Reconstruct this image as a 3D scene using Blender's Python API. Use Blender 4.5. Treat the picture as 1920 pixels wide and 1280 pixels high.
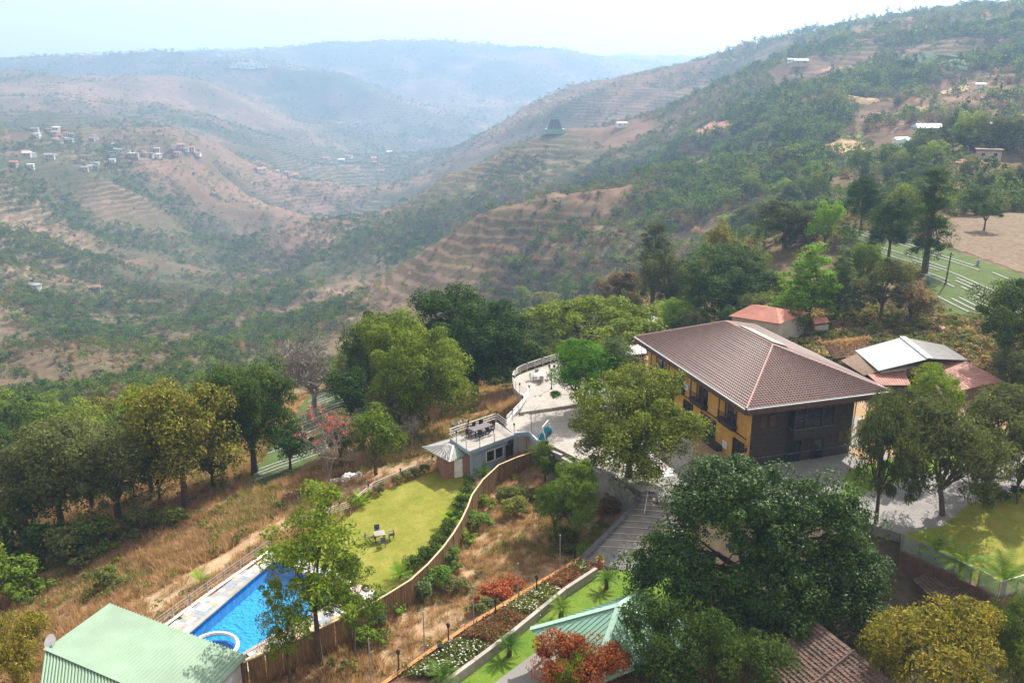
import bpy, bmesh, math, random
import numpy as np
from mathutils import Vector, Matrix, Euler

for o in list(bpy.data.objects): bpy.data.objects.remove(o)
scene = bpy.context.scene
C = scene.collection
R = math.radians

# ------------------------------------------------------------------ camera
F, YH, H = 1680.0, 120.0, 37.0            # focal length in photo pixels, horizon row, camera height
PITCH = math.atan((640 - YH) / F)
CP, SP = math.cos(PITCH), math.sin(PITCH)
cam = bpy.data.cameras.new('camera'); camo = bpy.data.objects.new('camera', cam); C.objects.link(camo)
camo.location = (0, 0, H); camo.rotation_euler = (R(90) - PITCH, 0, 0)
cam.sensor_width = 36; cam.lens = 36 * F / 1920; cam.clip_start = 0.5; cam.clip_end = 40000
scene.camera = camo

# ------------------------------------------------------------------ sky, sun, exposure
SUN_AZ, SUN_EL = 35.0, 44.0               # degrees to the right of the view direction, elevation
world = bpy.data.worlds.new('World'); scene.world = world; world.use_nodes = True
wt = world.node_tree; wt.nodes.clear()
wo = wt.nodes.new('ShaderNodeOutputWorld'); wb = wt.nodes.new('ShaderNodeBackground'); ws = wt.nodes.new('ShaderNodeTexSky')
ws.sky_type = 'NISHITA'; ws.sun_disc = False; ws.sun_elevation = R(SUN_EL); ws.sun_rotation = R(SUN_AZ)
ws.altitude = 1200; ws.air_density = 1.0; ws.dust_density = 6.0; ws.ozone_density = 2.0
hs = wt.nodes.new('ShaderNodeHueSaturation'); hs.inputs['Saturation'].default_value = 0.15
hz = wt.nodes.new('ShaderNodeMix'); hz.data_type = 'RGBA'; hz.inputs[0].default_value = .34; hz.inputs[7].default_value = (9.6, 8.5, 7.8, 1)   # thin white overcast of dust
wt.links.new(ws.outputs[0], hs.inputs['Color']); wt.links.new(hs.outputs[0], hz.inputs[6]); wt.links.new(hz.outputs[2], wb.inputs[0])
wb.inputs[1].default_value = 0.105; wt.links.new(wb.outputs[0], wo.inputs[0])
sl = bpy.data.lights.new('sun', 'SUN'); sl.energy = 5.0; sl.angle = R(0.6); sl.color = (1, .95, .87)
so = bpy.data.objects.new('sun', sl); C.objects.link(so)
sd = Vector((math.sin(R(SUN_AZ)) * math.cos(R(SUN_EL)), math.cos(R(SUN_AZ)) * math.cos(R(SUN_EL)), math.sin(R(SUN_EL))))
so.rotation_euler = sd.to_track_quat('Z', 'Y').to_euler(); so.location = (0, 0, 300)
vs = scene.view_settings; vs.view_transform = 'Standard'; vs.look = 'None'; vs.exposure = 0.92; vs.gamma = 1; vs.use_curve_mapping = False
scene.render.engine = 'CYCLES'; cy = scene.cycles
cy.use_denoising = True; cy.max_bounces = 5; cy.diffuse_bounces = 2; cy.glossy_bounces = 2; cy.transmission_bounces = 4
cy.volume_bounces = 1; cy.transparent_max_bounces = 6; cy.caustics_reflective = False; cy.caustics_refractive = False
cy.use_adaptive_sampling = False; cy.sample_clamp_indirect = 4

# ------------------------------------------------------------------ projection helpers (photo pixel -> place in the world)
def ray(px, py):
    u = (px - 960) / F; v = (640 - py) / F
    return u, CP + v * SP, -SP + v * CP
def P(px, py, z):
    d = ray(px, py); t = (z - H) / d[2]; return Vector((d[0] * t, d[1] * t, z))
def PY(px, py, Y):
    d = ray(px, py); t = Y / d[1]; return Vector((d[0] * t, Y, H + d[2] * t))

# ------------------------------------------------------------------ noise
def vnoise(x, y, seed=0):
    x = np.asarray(x, float); y = np.asarray(y, float)
    xi = np.floor(x).astype(np.int64); yi = np.floor(y).astype(np.int64); fx = x - xi; fy = y - yi
    fx = fx * fx * (3 - 2 * fx); fy = fy * fy * (3 - 2 * fy)
    def h(i, j):
        n = (i * 374761393 + j * 668265263 + seed * 974634777) & 0xffffffff
        n = ((n ^ (n >> 13)) * 1274126177) & 0xffffffff
        return ((n ^ (n >> 16)) & 0xffff) / 65535.0
    a, b, c, d = h(xi, yi), h(xi + 1, yi), h(xi, yi + 1), h(xi + 1, yi + 1)
    return (a * (1 - fx) + b * fx) * (1 - fy) + (c * (1 - fx) + d * fx) * fy
def fbm(x, y, seed=0, oct=4):
    s = 0; a = .5
    for k in range(oct):
        s = s + a * vnoise(x * 2 ** k + k * 17.3, y * 2 ** k - k * 9.1, seed + k); a *= .5
    return s / (1 - .5 ** oct)

# ------------------------------------------------------------------ mesh helpers
class MB:
    """collects simple shapes into one mesh"""
    def __init__(s): s.v = []; s.f = []
    def add(s, vs_, fs):
        n = len(s.v); s.v += [tuple(a) for a in vs_]; s.f += [tuple(i + n for i in q) for q in fs]; return s
    def box(s, c, d, rz=0, tilt=None):
        x, y, z = d[0] / 2, d[1] / 2, d[2] / 2
        vv = [Vector((a, b, e)) for e in (-z, z) for a, b in ((-x, -y), (x, -y), (x, y), (-x, y))]
        m = Matrix.Rotation(rz, 3, 'Z')
        if tilt: m = m @ Euler(tilt).to_matrix()
        c = Vector(c)
        return s.add([m @ q + c for q in vv], [(3, 2, 1, 0), (4, 5, 6, 7), (0, 1, 5, 4), (1, 2, 6, 5), (2, 3, 7, 6), (3, 0, 4, 7)])
    def prism(s, poly, z0, z1):
        n = len(poly)
        a = sum(poly[i][0] * poly[(i + 1) % n][1] - poly[(i + 1) % n][0] * poly[i][1] for i in range(n))
        if a < 0: poly = poly[::-1]
        g = lambda z, q: z if not callable(z) else z(q)
        vv = [(q[0], q[1], g(z0, q)) for q in poly] + [(q[0], q[1], g(z1, q)) for q in poly]
        return s.add(vv, [tuple(range(n - 1, -1, -1)), tuple(range(n, 2 * n))] + [(i, (i + 1) % n, n + (i + 1) % n, n + i) for i in range(n)])
    def bar(s, a, b, w, h=None, up=(0, 0, 1)):
        h = h or w; a = Vector(a); b = Vector(b); d = (b - a).normalized(); u = Vector(up)
        if abs(d.dot(u)) > .98: u = Vector((1, 0, 0))
        r = d.cross(u).normalized(); u = r.cross(d).normalized()
        vv = [p + r * (i * w / 2) + u * (j * h / 2) for p in (a, b) for i, j in ((-1, -1), (1, -1), (1, 1), (-1, 1))]
        return s.add(vv, [(0, 1, 2, 3), (7, 6, 5, 4), (0, 4, 5, 1), (1, 5, 6, 2), (2, 6, 7, 3), (3, 7, 4, 0)])
    def tube(s, pts, rad, n=6, cap=True):
        pts = [Vector(p) for p in pts]; m = len(pts)
        if not hasattr(rad, '__len__'): rad = [rad] * m
        vv = []
        for i, p in enumerate(pts):
            d = (pts[min(i + 1, m - 1)] - pts[max(i - 1, 0)]).normalized()
            u = Vector((0, 0, 1)) if abs(d.z) < .9 else Vector((1, 0, 0))
            r = d.cross(u).normalized(); u = r.cross(d)
            for k in range(n):
                t = 2 * math.pi * k / n; vv.append(p + (r * math.cos(t) + u * math.sin(t)) * rad[i])
        ff = [(i * n + k, i * n + (k + 1) % n, (i + 1) * n + (k + 1) % n, (i + 1) * n + k) for i in range(m - 1) for k in range(n)]
        if cap: ff += [tuple(range(n - 1, -1, -1)), tuple((m - 1) * n + k for k in range(n))]
        return s.add(vv, ff)
    def lathe(s, c, prof, n=12):
        c = Vector(c); vv = []; m = len(prof)
        for r, z in prof:
            for k in range(n):
                t = 2 * math.pi * k / n; vv.append(c + Vector((r * math.cos(t), r * math.sin(t), z)))
        ff = [(i * n + k, i * n + (k + 1) % n, (i + 1) * n + (k + 1) % n, (i + 1) * n + k) for i in range(m - 1) for k in range(n)]
        ff += [tuple(range(n - 1, -1, -1)), tuple((m - 1) * n + k for k in range(n))]
        return s.add(vv, ff)
    def quad(s, a, b, c, d): return s.add([a, b, c, d], [(0, 1, 2, 3)])
    def slab(s, pts, t):
        """a thick sheet: pts in order, thickness t downwards along the normal"""
        pts = [Vector(p) for p in pts]; nrm = (pts[1] - pts[0]).cross(pts[2] - pts[0]).normalized()
        if nrm.z < 0: pts = pts[::-1]; nrm = -nrm
        n = len(pts); low = [p - nrm * t for p in pts]
        return s.add(pts + low, [tuple(range(n)), tuple(range(2 * n - 1, n - 1, -1))] + [(i, n + i, n + (i + 1) % n, (i + 1) % n) for i in range(n)])
    def mesh(s, name, off=None):
        me = bpy.data.meshes.new(name)
        vv = s.v if off is None else [(a[0] - off[0], a[1] - off[1], a[2] - off[2]) for a in s.v]
        me.from_pydata(vv, [], s.f); me.update(); return me

def quads_mesh(name, V, k=4, smooth=False):
    """V: (n, k, 3) array of separate faces"""
    n = len(V); me = bpy.data.meshes.new(name)
    me.vertices.add(n * k); me.vertices.foreach_set('co', np.ascontiguousarray(V, dtype=np.float32).ravel())
    me.loops.add(n * k); me.loops.foreach_set('vertex_index', np.arange(n * k, dtype=np.int32))
    me.polygons.add(n); me.polygons.foreach_set('loop_start', np.arange(0, n * k, k, dtype=np.int32))
    me.update(calc_edges=True); return me

def grid_mesh(name, X, Y, Z, smooth=True):
    a, b = X.shape; me = bpy.data.meshes.new(name)
    V = np.stack([X, Y, Z], -1).reshape(-1, 3)
    i = np.arange(a * b).reshape(a, b); Q = np.stack([i[:-1, :-1], i[1:, :-1], i[1:, 1:], i[:-1, 1:]], -1).reshape(-1, 4)
    me.vertices.add(len(V)); me.vertices.foreach_set('co', V.astype(np.float32).ravel())
    me.loops.add(Q.size); me.loops.foreach_set('vertex_index', Q.astype(np.int32).ravel())
    me.polygons.add(len(Q)); me.polygons.foreach_set('loop_start', np.arange(0, Q.size, 4, dtype=np.int32))
    me.update(calc_edges=True)
    if smooth: me.polygons.foreach_set('use_smooth', np.ones(len(Q), dtype=bool))
    return me

def obj(name, data, mat=None, parent=None, loc=None, rz=0):
    """link a mesh (or MB in world coordinates under its parent's place) as one object"""
    off = None
    if isinstance(data, MB):
        off = parent.location if (parent is not None and loc is None) else None
        if parent is not None and loc is None and parent.parent is not None: off = parent.parent.location + parent.location
        data = data.mesh(name, off)
    o = bpy.data.objects.new(name, data); C.objects.link(o)
    if mat is not None:
        if not data.materials: data.materials.append(mat)
    if parent is not None: o.parent = parent
    if loc is not None: o.location = loc
    if rz: o.rotation_euler[2] = rz
    return o
def tag(o, label, cat, group=None):
    o['label'] = label; o['category'] = cat
    if group: o['group'] = group
    return o
def thing(name, label, cat, loc=(0, 0, 0), rz=0, group=None):
    o = bpy.data.objects.new(name, None); C.objects.link(o); o.empty_display_size = .3
    o.location = loc; o.rotation_euler = (0, 0, rz); return tag(o, label, cat, group)
def struct(name, data, mat, parent=None):
    o = obj(name, data, mat, parent)
    if parent is None: o['kind'] = 'structure'
    return o
def copy_tree(o, parent=None):
    c = o.copy(); C.objects.link(c); c.parent = parent
    for ch in o.children: copy_tree(ch, c)
    return c
def place(proto, loc, rz=0, sc=1, label=None, group=None, cat=None):
    c = copy_tree(proto); c.location = loc; c.rotation_euler = (0, 0, rz); c.scale = (sc, sc, sc) if not hasattr(sc, '__len__') else sc
    if label: c['label'] = label
    if group: c['group'] = group
    if cat: c['category'] = cat
    return c

# ------------------------------------------------------------------ materials
def ramp(nt, fac, stops):
    n = nt.nodes.new('ShaderNodeValToRGB'); e = n.color_ramp.elements
    while len(e) < len(stops): e.new(.5)
    for k, (p, c) in enumerate(stops): e[k].position = p; e[k].color = (*c, 1)
    nt.links.new(fac, n.inputs[0]); return n.outputs[0]
def mixc(nt, fac, a, b, mode='MIX'):
    n = nt.nodes.new('ShaderNodeMix'); n.data_type = 'RGBA'; n.blend_type = mode
    for s, q in ((0, fac), (6, a), (7, b)):
        if isinstance(q, (int, float)): n.inputs[s].default_value = q
        elif isinstance(q, tuple): n.inputs[s].default_value = (*q, 1)
        else: nt.links.new(q, n.inputs[s])
    return n.outputs[2]
def noise(nt, vec, scale, detail=4, rough=.55, dist=0):
    n = nt.nodes.new('ShaderNodeTexNoise'); n.inputs['Scale'].default_value = scale; n.inputs['Detail'].default_value = detail
    n.inputs['Roughness'].default_value = rough; n.inputs['Distortion'].default_value = dist
    nt.links.new(vec, n.inputs['Vector']); return n.outputs[0]
def mapr(nt, v, a, b, c=0, d=1):
    n = nt.nodes.new('ShaderNodeMapRange'); n.inputs[1].default_value = a; n.inputs[2].default_value = b
    n.inputs[3].default_value = c; n.inputs[4].default_value = d; nt.links.new(v, n.inputs[0]); return n.outputs[0]
def base_mat(name):
    m = bpy.data.materials.new(name); m.use_nodes = True; nt = m.node_tree
    return m, nt, nt.nodes['Principled BSDF'], nt.nodes.new('ShaderNodeNewGeometry').outputs['Position']
def bump(nt, bs, h, strength, dist):
    b = nt.nodes.new('ShaderNodeBump'); b.inputs['Strength'].default_value = strength; b.inputs['Distance'].default_value = dist
    nt.links.new(h, b.inputs['Height']); nt.links.new(b.outputs[0], bs.inputs['Normal'])
def mat(name, c1, c2=None, scale=2.0, rough=.8, bmp=0.0, bscale=None, spec=.3, metal=0.0, stain=None, stretch=None):
    """plain surface with noise between two tones, optional stain colour and fine relief"""
    m, nt, bs, pos = base_mat(name)
    if stretch:
        mp = nt.nodes.new('ShaderNodeMapping'); mp.inputs['Scale'].default_value = stretch; nt.links.new(pos, mp.inputs[0]); pos = mp.outputs[0]
    c2 = c2 or tuple(x * .72 for x in c1)
    n = noise(nt, pos, scale, 5, .6)
    col = ramp(nt, n, [(.32, c2), (.66, c1)])
    if stain:
        n2 = noise(nt, pos, scale * .31, 6, .7)
        col = mixc(nt, mapr(nt, n2, .5, .68), col, stain)
    nt.links.new(col, bs.inputs['Base Color'])
    bs.inputs['Roughness'].default_value = rough; bs.inputs['Specular IOR Level'].default_value = spec; bs.inputs['Metallic'].default_value = metal
    if bmp: bump(nt, bs, noise(nt, pos, bscale or scale * 4, 4, .6), .8, bmp)
    return m
def leaf_mat(name, stops, trans=.35, rough=.7, spec=.08, var=.25, gain=1.0):
    """foliage: colour varies leaf by leaf and tree by tree; light passes through"""
    m, nt, bs, pos = base_mat(name)
    geo = [n for n in nt.nodes if n.type == 'NEW_GEOMETRY'][0]
    stops = [(p, (min(.9, c[0] * gain), min(.9, c[1] * gain), min(.9, c[2] * gain * (.75 if c[1] > c[0] else 1)))) for p, c in stops]
    col = ramp(nt, geo.outputs['Random Per Island'], stops)
    big = noise(nt, pos, .45, 3)
    col = mixc(nt, mapr(nt, big, .3, .7), mixc(nt, 1.0, col, (.72, .74, .7), 'MULTIPLY'), col)
    oi = nt.nodes.new('ShaderNodeObjectInfo')
    h = nt.nodes.new('ShaderNodeHueSaturation'); nt.links.new(col, h.inputs['Color'])
    nt.links.new(mapr(nt, oi.outputs['Random'], 0, 1, 1 - var, 1 + var), h.inputs['Value'])
    nt.links.new(mapr(nt, oi.outputs['Random'], 0, 1, .5 + var * .07, .5 - var * .07), h.inputs['Hue'])
    col = h.outputs[0]
    nt.links.new(col, bs.inputs['Base Color']); bs.inputs['Roughness'].default_value = rough; bs.inputs['Specular IOR Level'].default_value = spec
    tr = nt.nodes.new('ShaderNodeBsdfTranslucent')
    nt.links.new(mixc(nt, 1.0, col, (1.35, 1.25, .6), 'MULTIPLY'), tr.inputs['Color'])
    mx = nt.nodes.new('ShaderNodeMixShader'); mx.inputs[0].default_value = trans
    nt.links.new(bs.outputs[0], mx.inputs[1]); nt.links.new(tr.outputs[0], mx.inputs[2])
    nt.links.new(mx.outputs[0], nt.nodes['Material Output'].inputs['Surface'])
    return m
# ------------------------------------------------------------------ terrain: heights fitted to surveyed points
CT = []
def ctl(v): CT.append((v[0], v[1], v[2]))
def far(Y): return Y if Y < 2500 else 2500 + (Y - 2500) * .32
def hid(px, Y, z): w = Y * CP - (z - H) * SP; ctl(((px - 960) / F * w, Y, z))
for q in [(26, 88, -.2), (14, 80, -.2), (14, 100, -.3), (35, 95, 0), (42, 85, 0), (8, 95, -.6), (8, 106, -1), (1, 101, -3.2), (-2, 98, -4), (45, 75, -.2), (50, 86, 0), (58, 100, 1),
          (45, 105, 1), (55, 115, 1.6), (30, 118, -.5), (20, 118, -1.2), (-7, 85, -3.4), (-4, 80, -3.4), (-12, 70, -3.5), (-13, 62, -3.5), (-20, 68, -3.6), (-24, 57, -3.6), (-18, 54, -3.5),
          (-25, 66, -4), (-18, 76, -3.8), (-11, 86, -3.9), (-31, 70, -6), (-22, 82, -5.4), (-14, 95, -6), (-8, 105, -6), (-2, 112, -5.5),
          (-35, 100, -10.3), (-24, 118, -10.3), (-15, 108, -8.5), (-45, 82, -9.8), (-40, 66, -7.6), (-33, 54, -5.2), (-30, 46, -4.6), (-46, 128, -17), (-25, 132, -11.8), (-33, 148, -15), (-22, 150, -15), (-36, 168, -26), (-18, 168, -24), (0, 140, -15), (12, 135, -9), (28, 140, -6), (45, 150, -1),
          (-70, 110, -22), (-62, 82, -15), (-55, 60, -10), (-2, 75, -3.5), (0, 66, -3.3), (4, 77, -3.2), (8, 72, -2.6), (-6, 60, -3.5), (-4, 54, -3.3), (3, 61, -2.6), (6, 58, -2.6), (1, 52, -2.8), (8, 54, -2.6),
          (20, 58, -2.5), (15, 52, -2.7), (30, 52, -2.9), (36, 60, -2.2), (38, 50, -3), (47, 56, -2.4), (20, 66, -1.4), (30, 68, -.8), (-30, 38, -5), (0, 38, -3.5), (30, 38, -3.5), (0, 18, -4), (-40, 20, -6), (40, 20, -4),
          (66, 140, 4.2), (60, 125, 2.8), (80, 132, 4), (85, 152, 5), (92, 176, 5.5), (76, 172, 5), (60, 190, 3), (104, 212, 5.5), (70, 105, 2), (70, 85, 1), (60, 62, -.5), (90, 60, 0), (110, 110, 4), (130, 170, 8),
          (-200, 60, -22), (-300, 160, -50), (-430, 330, -85), (-800, 700, -110), (-1500, 1500, -60), (-3200, 3000, 30), (-6000, 5000, 50), (420, 320, 32), (800, 600, 95), (1500, 1000, 110), (3000, 2500, 90), (6000, 6000, 50), (220, 110, 10), (200, 20, 2), (-150, 10, -14), (0, -60, -4)]: ctl(q)
# near valley slope and valley floor
for px, py, Y in [(0, 700, 320), (200, 690, 340), (60, 760, 215), (330, 660, 380), (100, 650, 430), (300, 600, 540), (480, 590, 560), (0, 600, 470), (200, 540, 640), (400, 520, 780), (560, 560, 640),
                  (0, 480, 620), (0, 420, 730), (200, 430, 880), (420, 440, 1000), (520, 400, 1250), (600, 420, 1150), (700, 360, 1700), (680, 310, 2150), (790, 285, 2500), (870, 255, 2900), (560, 340, 1650), (450, 370, 1300),
                  (370, 292, 1230), (300, 318, 1120), (150, 262, 1270), (0, 300, 1000), (0, 350, 860), (200, 350, 1000), (340, 340, 1120), (60, 240, 1350), (480, 300, 1750), (260, 240, 1450), (420, 310, 1330),
                  (0, 200, 1800), (120, 190, 1950), (270, 150, 2450), (330, 155, 2450), (400, 180, 2450), (500, 220, 2420), (620, 255, 2400), (690, 272, 2380), (300, 215, 1950), (420, 240, 2000), (560, 290, 2050),
                  (430, 132, 4400), (560, 138, 4400), (640, 150, 4300), (700, 180, 4200), (780, 210, 4200), (850, 236, 4200), (520, 175, 3900), (640, 215, 3700), (740, 240, 3600),
                  (0, 125, 4600), (200, 120, 4700), (330, 122, 4700), (0, 107, 5100), (120, 99, 5200), (230, 97, 5200), (300, 98, 5200), (345, 101, 5200), (362, 109, 5300), (420, 112, 5300), (0, 145, 4000), (150, 150, 3900),
                  (430, 101, 8000), (600, 93, 8000), (760, 89, 8000), (860, 87, 8000), (895, 93, 8000), (1050, 97, 8000), (1095, 108, 8000), (1135, 124, 8000), (1175, 136, 8000), (600, 120, 7300), (860, 118, 7300), (1040, 122, 7300),
                  (640, 165, 6300), (860, 175, 6300), (1000, 170, 6300), (760, 205, 5600), (900, 215, 5200), (930, 190, 6000), (1090, 150, 7000)]: ctl(PY(px, py, far(Y)))
# spur with the dry terraces, its flank and the shoulder above it
for px, py, Y in [(1280, 310, 520), (1230, 322, 510), (1173, 337, 500), (1105, 360, 490), (1040, 383, 480), (980, 398, 480), (927, 413, 480), (880, 440, 475), (830, 480, 465), (765, 522, 460), (700, 560, 450), (640, 600, 430), (590, 625, 420),
                  (950, 560, 400), (850, 580, 410), (750, 600, 415), (1050, 520, 405), (1150, 480, 400), (1200, 440, 425), (1050, 450, 440), (930, 490, 440), (1400, 400, 390), (1320, 440, 370), (1500, 380, 350), (1650, 330, 340), (1800, 370, 250), (1920, 400, 220),
                  (1400, 290, 480), (1550, 278, 450), (1700, 280, 420), (1850, 285, 390), (1920, 290, 370), (1450, 245, 560), (1600, 190, 600), (1750, 185, 590), (1900, 160, 560), (1900, 230, 460), (1600, 240, 510)]: ctl(PY(px, py, Y))
for px, Y, z in [(900, 345, -86), (1050, 335, -74), (1200, 320, -56), (750, 370, -84), (1350, 300, -30), (1480, 260, -14), (600, 350, -84), (500, 420, -104), (450, 300, -66), (650, 230, -44), (850, 230, -40), (1050, 220, -28), (1250, 210, -14)]: hid(px, Y, z)
# spur with the tent, and its gully
for px, py, Y in [(1280, 217, 900), (1220, 226, 915), (1160, 233, 930), (1095, 242, 945), (1040, 249, 950), (1000, 262, 950), (973, 273, 950), (940, 293, 950), (907, 310, 950), (873, 324, 945), (840, 337, 940), (806, 352, 935), (773, 370, 930), (740, 386, 920), (707, 400, 910), (660, 428, 890), (620, 452, 870), (585, 478, 850), (556, 505, 820),
                  (1330, 185, 900), (1370, 157, 900), (1410, 135, 900), (1447, 117, 900), (1540, 105, 860), (1620, 97, 830), (1690, 88, 800), (1800, 72, 770), (1920, 60, 750), (1700, 125, 740), (1820, 120, 700), (1500, 160, 790), (1400, 215, 740), (1300, 255, 690),
                  (1150, 290, 850), (1000, 340, 800), (900, 390, 765), (800, 440, 740), (700, 510, 690), (620, 560, 620), (1080, 340, 740), (1250, 280, 760)]: ctl(PY(px, py, Y))
for px, Y, z in [(1040, 640, -98), (960, 640, -108), (870, 630, -118), (760, 610, -124), (1150, 660, -72), (1250, 660, -38), (640, 560, -122)]: hid(px, Y, z)
# far spur and the skyline on the right
for px, py, Y in [(1280, 121, 1600), (1210, 136, 1680), (1140, 150, 1750), (1095, 154, 1790), (1057, 161, 1800), (1030, 174, 1800), (1007, 187, 1800), (980, 200, 1800), (957, 213, 1800), (923, 243, 1790), (895, 260, 1770), (873, 273, 1750), (840, 293, 1720), (800, 322, 1650), (770, 345, 1580),
                  (1280, 170, 1380), (1210, 170, 1420), (1140, 174, 1450), (1090, 190, 1460), (1040, 215, 1460), (1000, 240, 1450), (960, 262, 1430), (1180, 150, 1620), (1330, 108, 1560), (1400, 95, 1500), (1500, 74, 1400), (1600, 54, 1300), (1700, 42, 1230), (1800, 30, 1160), (1920, 18, 1100), (1500, 95, 1150), (1700, 66, 980)]: ctl(PY(px, py, Y))
for px, Y, z in [(1040, 1150, -140), (900, 1200, -165), (1200, 1150, -90), (1350, 1150, -30), (780, 1200, -172), (1600, 2200, 50), (1920, 2000, 60), (1200, 2400, -90), (1000, 2600, -190), (1060, 3000, -200), (1300, 3200, -100), (1100, 5600, 60), (700, 5600, 70), (200, 5600, 50), (200, 3900, 40), (1920, 4500, 50)]: hid(px, Y, z)

CT = np.array(CT); SA = 1.0
def lp(x, y):
    d = np.sqrt(x * x + y * y) + 1e-6
    return np.arctan2(x, y) * SA, np.log(d + 15.0), d
ca, cr, cd = lp(CT[:, 0], CT[:, 1]); cs = (CT[:, 2] - H) / (cd + 15)
def kern(a, r): return np.sqrt((a[:, None] - ca[None]) ** 2 + (r[:, None] - cr[None]) ** 2 + .0004)
NC = len(CT); A = np.zeros((NC + 3, NC + 3)); A[:NC, :NC] = kern(ca, cr) - np.eye(NC) * .002
A[:NC, NC] = 1; A[:NC, NC + 1] = ca; A[:NC, NC + 2] = cr; A[NC:, :NC] = A[:NC, NC:].T
WT = np.linalg.solve(A, np.concatenate([cs, np.zeros(3)]))
def sstep(a, b, x): t = np.clip((x - a) / (b - a), 0, 1); return t * t * (3 - 2 * t)

BARE = [(PY(px, py, Y), rx, ry) for px, py, Y, rx, ry in ((1030, 400, 465, 34, 20), (1120, 372, 480, 26, 16), (940, 430, 465, 20, 16), (1450, 275, 470, 40, 22), (1560, 280, 450, 45, 20), (1600, 190, 590, 40, 24), (1380, 250, 560, 34, 24), (1700, 300, 400, 45, 18), (1770, 170, 590, 45, 24), (1850, 240, 470, 30, 20), (1250, 300, 560, 34, 22), (1650, 250, 500, 26, 18), (830, 345, 930, 55, 40), (960, 290, 935, 40, 30), (740, 395, 905, 40, 36), (1300, 235, 880, 60, 40), (380, 185, 2400, 150, 90), (520, 230, 2400, 140, 90), (300, 200, 2150, 140, 80), (100, 400, 800, 70, 40), (60, 470, 640, 60, 30), (430, 400, 1200, 70, 50), (250, 380, 950, 50, 36), (40, 700, 300, 60, 40), (1070, 175, 1700, 90, 70), (1560, 130, 820, 70, 50))]
def bare(x, y): return np.clip(sum(np.exp(-((x - b.x) / rx) ** 2 - ((y - b.y) / ry) ** 2) for b, rx, ry in BARE) * 1.3, 0, 1)
def drymask(x, y): return np.clip(sstep(.45, .62, .6 * fbm(x / 420, y / 420, 61, 4) + .4 * fbm(x / 110, y / 110, 63, 3)) + bare(x, y), 0, 1)
PADS = []         # (polygon, height): made ground, the soil is kept below it
def inside(poly, x, y):
    r = np.zeros(x.shape, bool); n = len(poly)
    for i in range(n):
        x0, y0 = poly[i][0], poly[i][1]; x1, y1 = poly[(i + 1) % n][0], poly[(i + 1) % n][1]
        if y0 == y1: continue
        c = ((y0 > y) != (y1 > y)) & (x < (x1 - x0) * (y - y0) / (y1 - y0) + x0); r ^= c
    return r
def height(x, y, pads=True):
    x = np.asarray(x, float).ravel(); y = np.asarray(y, float).ravel(); z = np.empty(x.shape)
    for i in range(0, len(x), 20000):
        a, r, d = lp(x[i:i + 20000], y[i:i + 20000])
        s = kern(a, r) @ WT[:NC] + WT[NC] + WT[NC + 1] * a + WT[NC + 2] * r; z[i:i + 20000] = H + s * (d + 15)
    d = np.sqrt(x * x + y * y)
    rid = lambda L, sd_: 1 - np.abs(2 * fbm(x / L, y / L, sd_, 3) - 1)
    g = sstep(180, 420, d); f = sstep(1400, 3000, d)
    z += g * (1 - f) * ((rid(130, 3) - .75) * 24 + (rid(45, 5) - .75) * 8) + f * ((rid(620, 7) - .75) * 70 + (rid(210, 8) - .75) * 34)
    z += sstep(600, 1000, d) * (1 - sstep(2600, 3800, d)) * sstep(.05, .3, -x / np.maximum(d, 1)) * (rid(330, 15) - .75) * 60
    z += (fbm(x / 9, y / 9, 11, 3) - .5) * .5 * sstep(40, 60, d) + (fbm(x / 28, y / 28, 12, 3) - .5) * 1.6 * sstep(190, 280, d)
    # old field terraces cut into the dry slopes
    tm = np.clip(.45 * sstep(.46, .56, fbm(x / 260, y / 260, 21, 3)) + .6 * bare(x, y), 0, 1) * sstep(230, 380, d) * (1 - sstep(2600, 3600, d))
    st = 2.4 + sstep(700, 1800, d) * 5; q = z / st; fr = q - np.floor(q)
    z += tm * st * (sstep(.55, 1, fr) - fr) * .55
    if pads:
        for poly, zp in PADS:
            near = (np.abs(x - poly[0][0]) < 60) & (np.abs(y - poly[0][1]) < 60)
            if near.any():
                k = np.where(near)[0]; m = inside(poly, x[k], y[k]); z[k[m]] = np.minimum(z[k[m]], zp - .35)
    return z
def gz(x, y): return float(height([x], [y])[0])
def terrain():
    na, nr = 560, 760
    a = np.concatenate([np.linspace(-75, -36, 40)[:-1], np.linspace(-36, 36, na - 78), np.linspace(36, 75, 40)[1:]]) * math.pi / 180
    r = np.exp(np.linspace(math.log(22), math.log(6600), nr))
    A_, R_ = np.meshgrid(a, r); X = R_ * np.sin(A_); Y = R_ * np.cos(A_)
    Z = height(X, Y).reshape(X.shape)
    return X, Y, Z
# ------------------------------------------------------------------ made ground (pads) drawn from the survey
def PP(pts, z): return [P(a, b, z) for a, b in pts]
LZ = -3.2
lawn_poly = PP([(655, 968), (700, 927), (760, 902), (815, 882), (868, 893), (888, 912), (882, 940), (862, 975), (835, 1018), (798, 1058), (757, 1090), (715, 1115), (640, 1085), (560, 1052), (530, 1036), (600, 1000)], LZ)
pool = PP([(512, 1050), (662, 1108), (470, 1218), (400, 1262), (345, 1192)], LZ)
deck_out = PP([(516, 1030), (724, 1112), (452, 1262), (360, 1290), (296, 1184)], LZ)
court_poly = PP([(868, 893), (835, 880), (880, 862), (965, 848), (992, 850), (940, 876), (910, 902), (888, 912)], LZ)
up_poly = PP([(1050, 676), (1030, 682), (1005, 690), (985, 697), (972, 703), (964, 710), (961, 718), (964, 728), (974, 738), (990, 745), (975, 773), (1092, 756), (1150, 722), (1150, 690)], .35)
low_poly = PP([(974, 774), (1092, 757), (1200, 765), (1300, 830), (1300, 860), (1230, 900), (1205, 922), (1160, 897), (1120, 876), (1085, 860), (1040, 838), (1016, 837), (992, 812), (964, 815), (945, 797)], 0)
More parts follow.
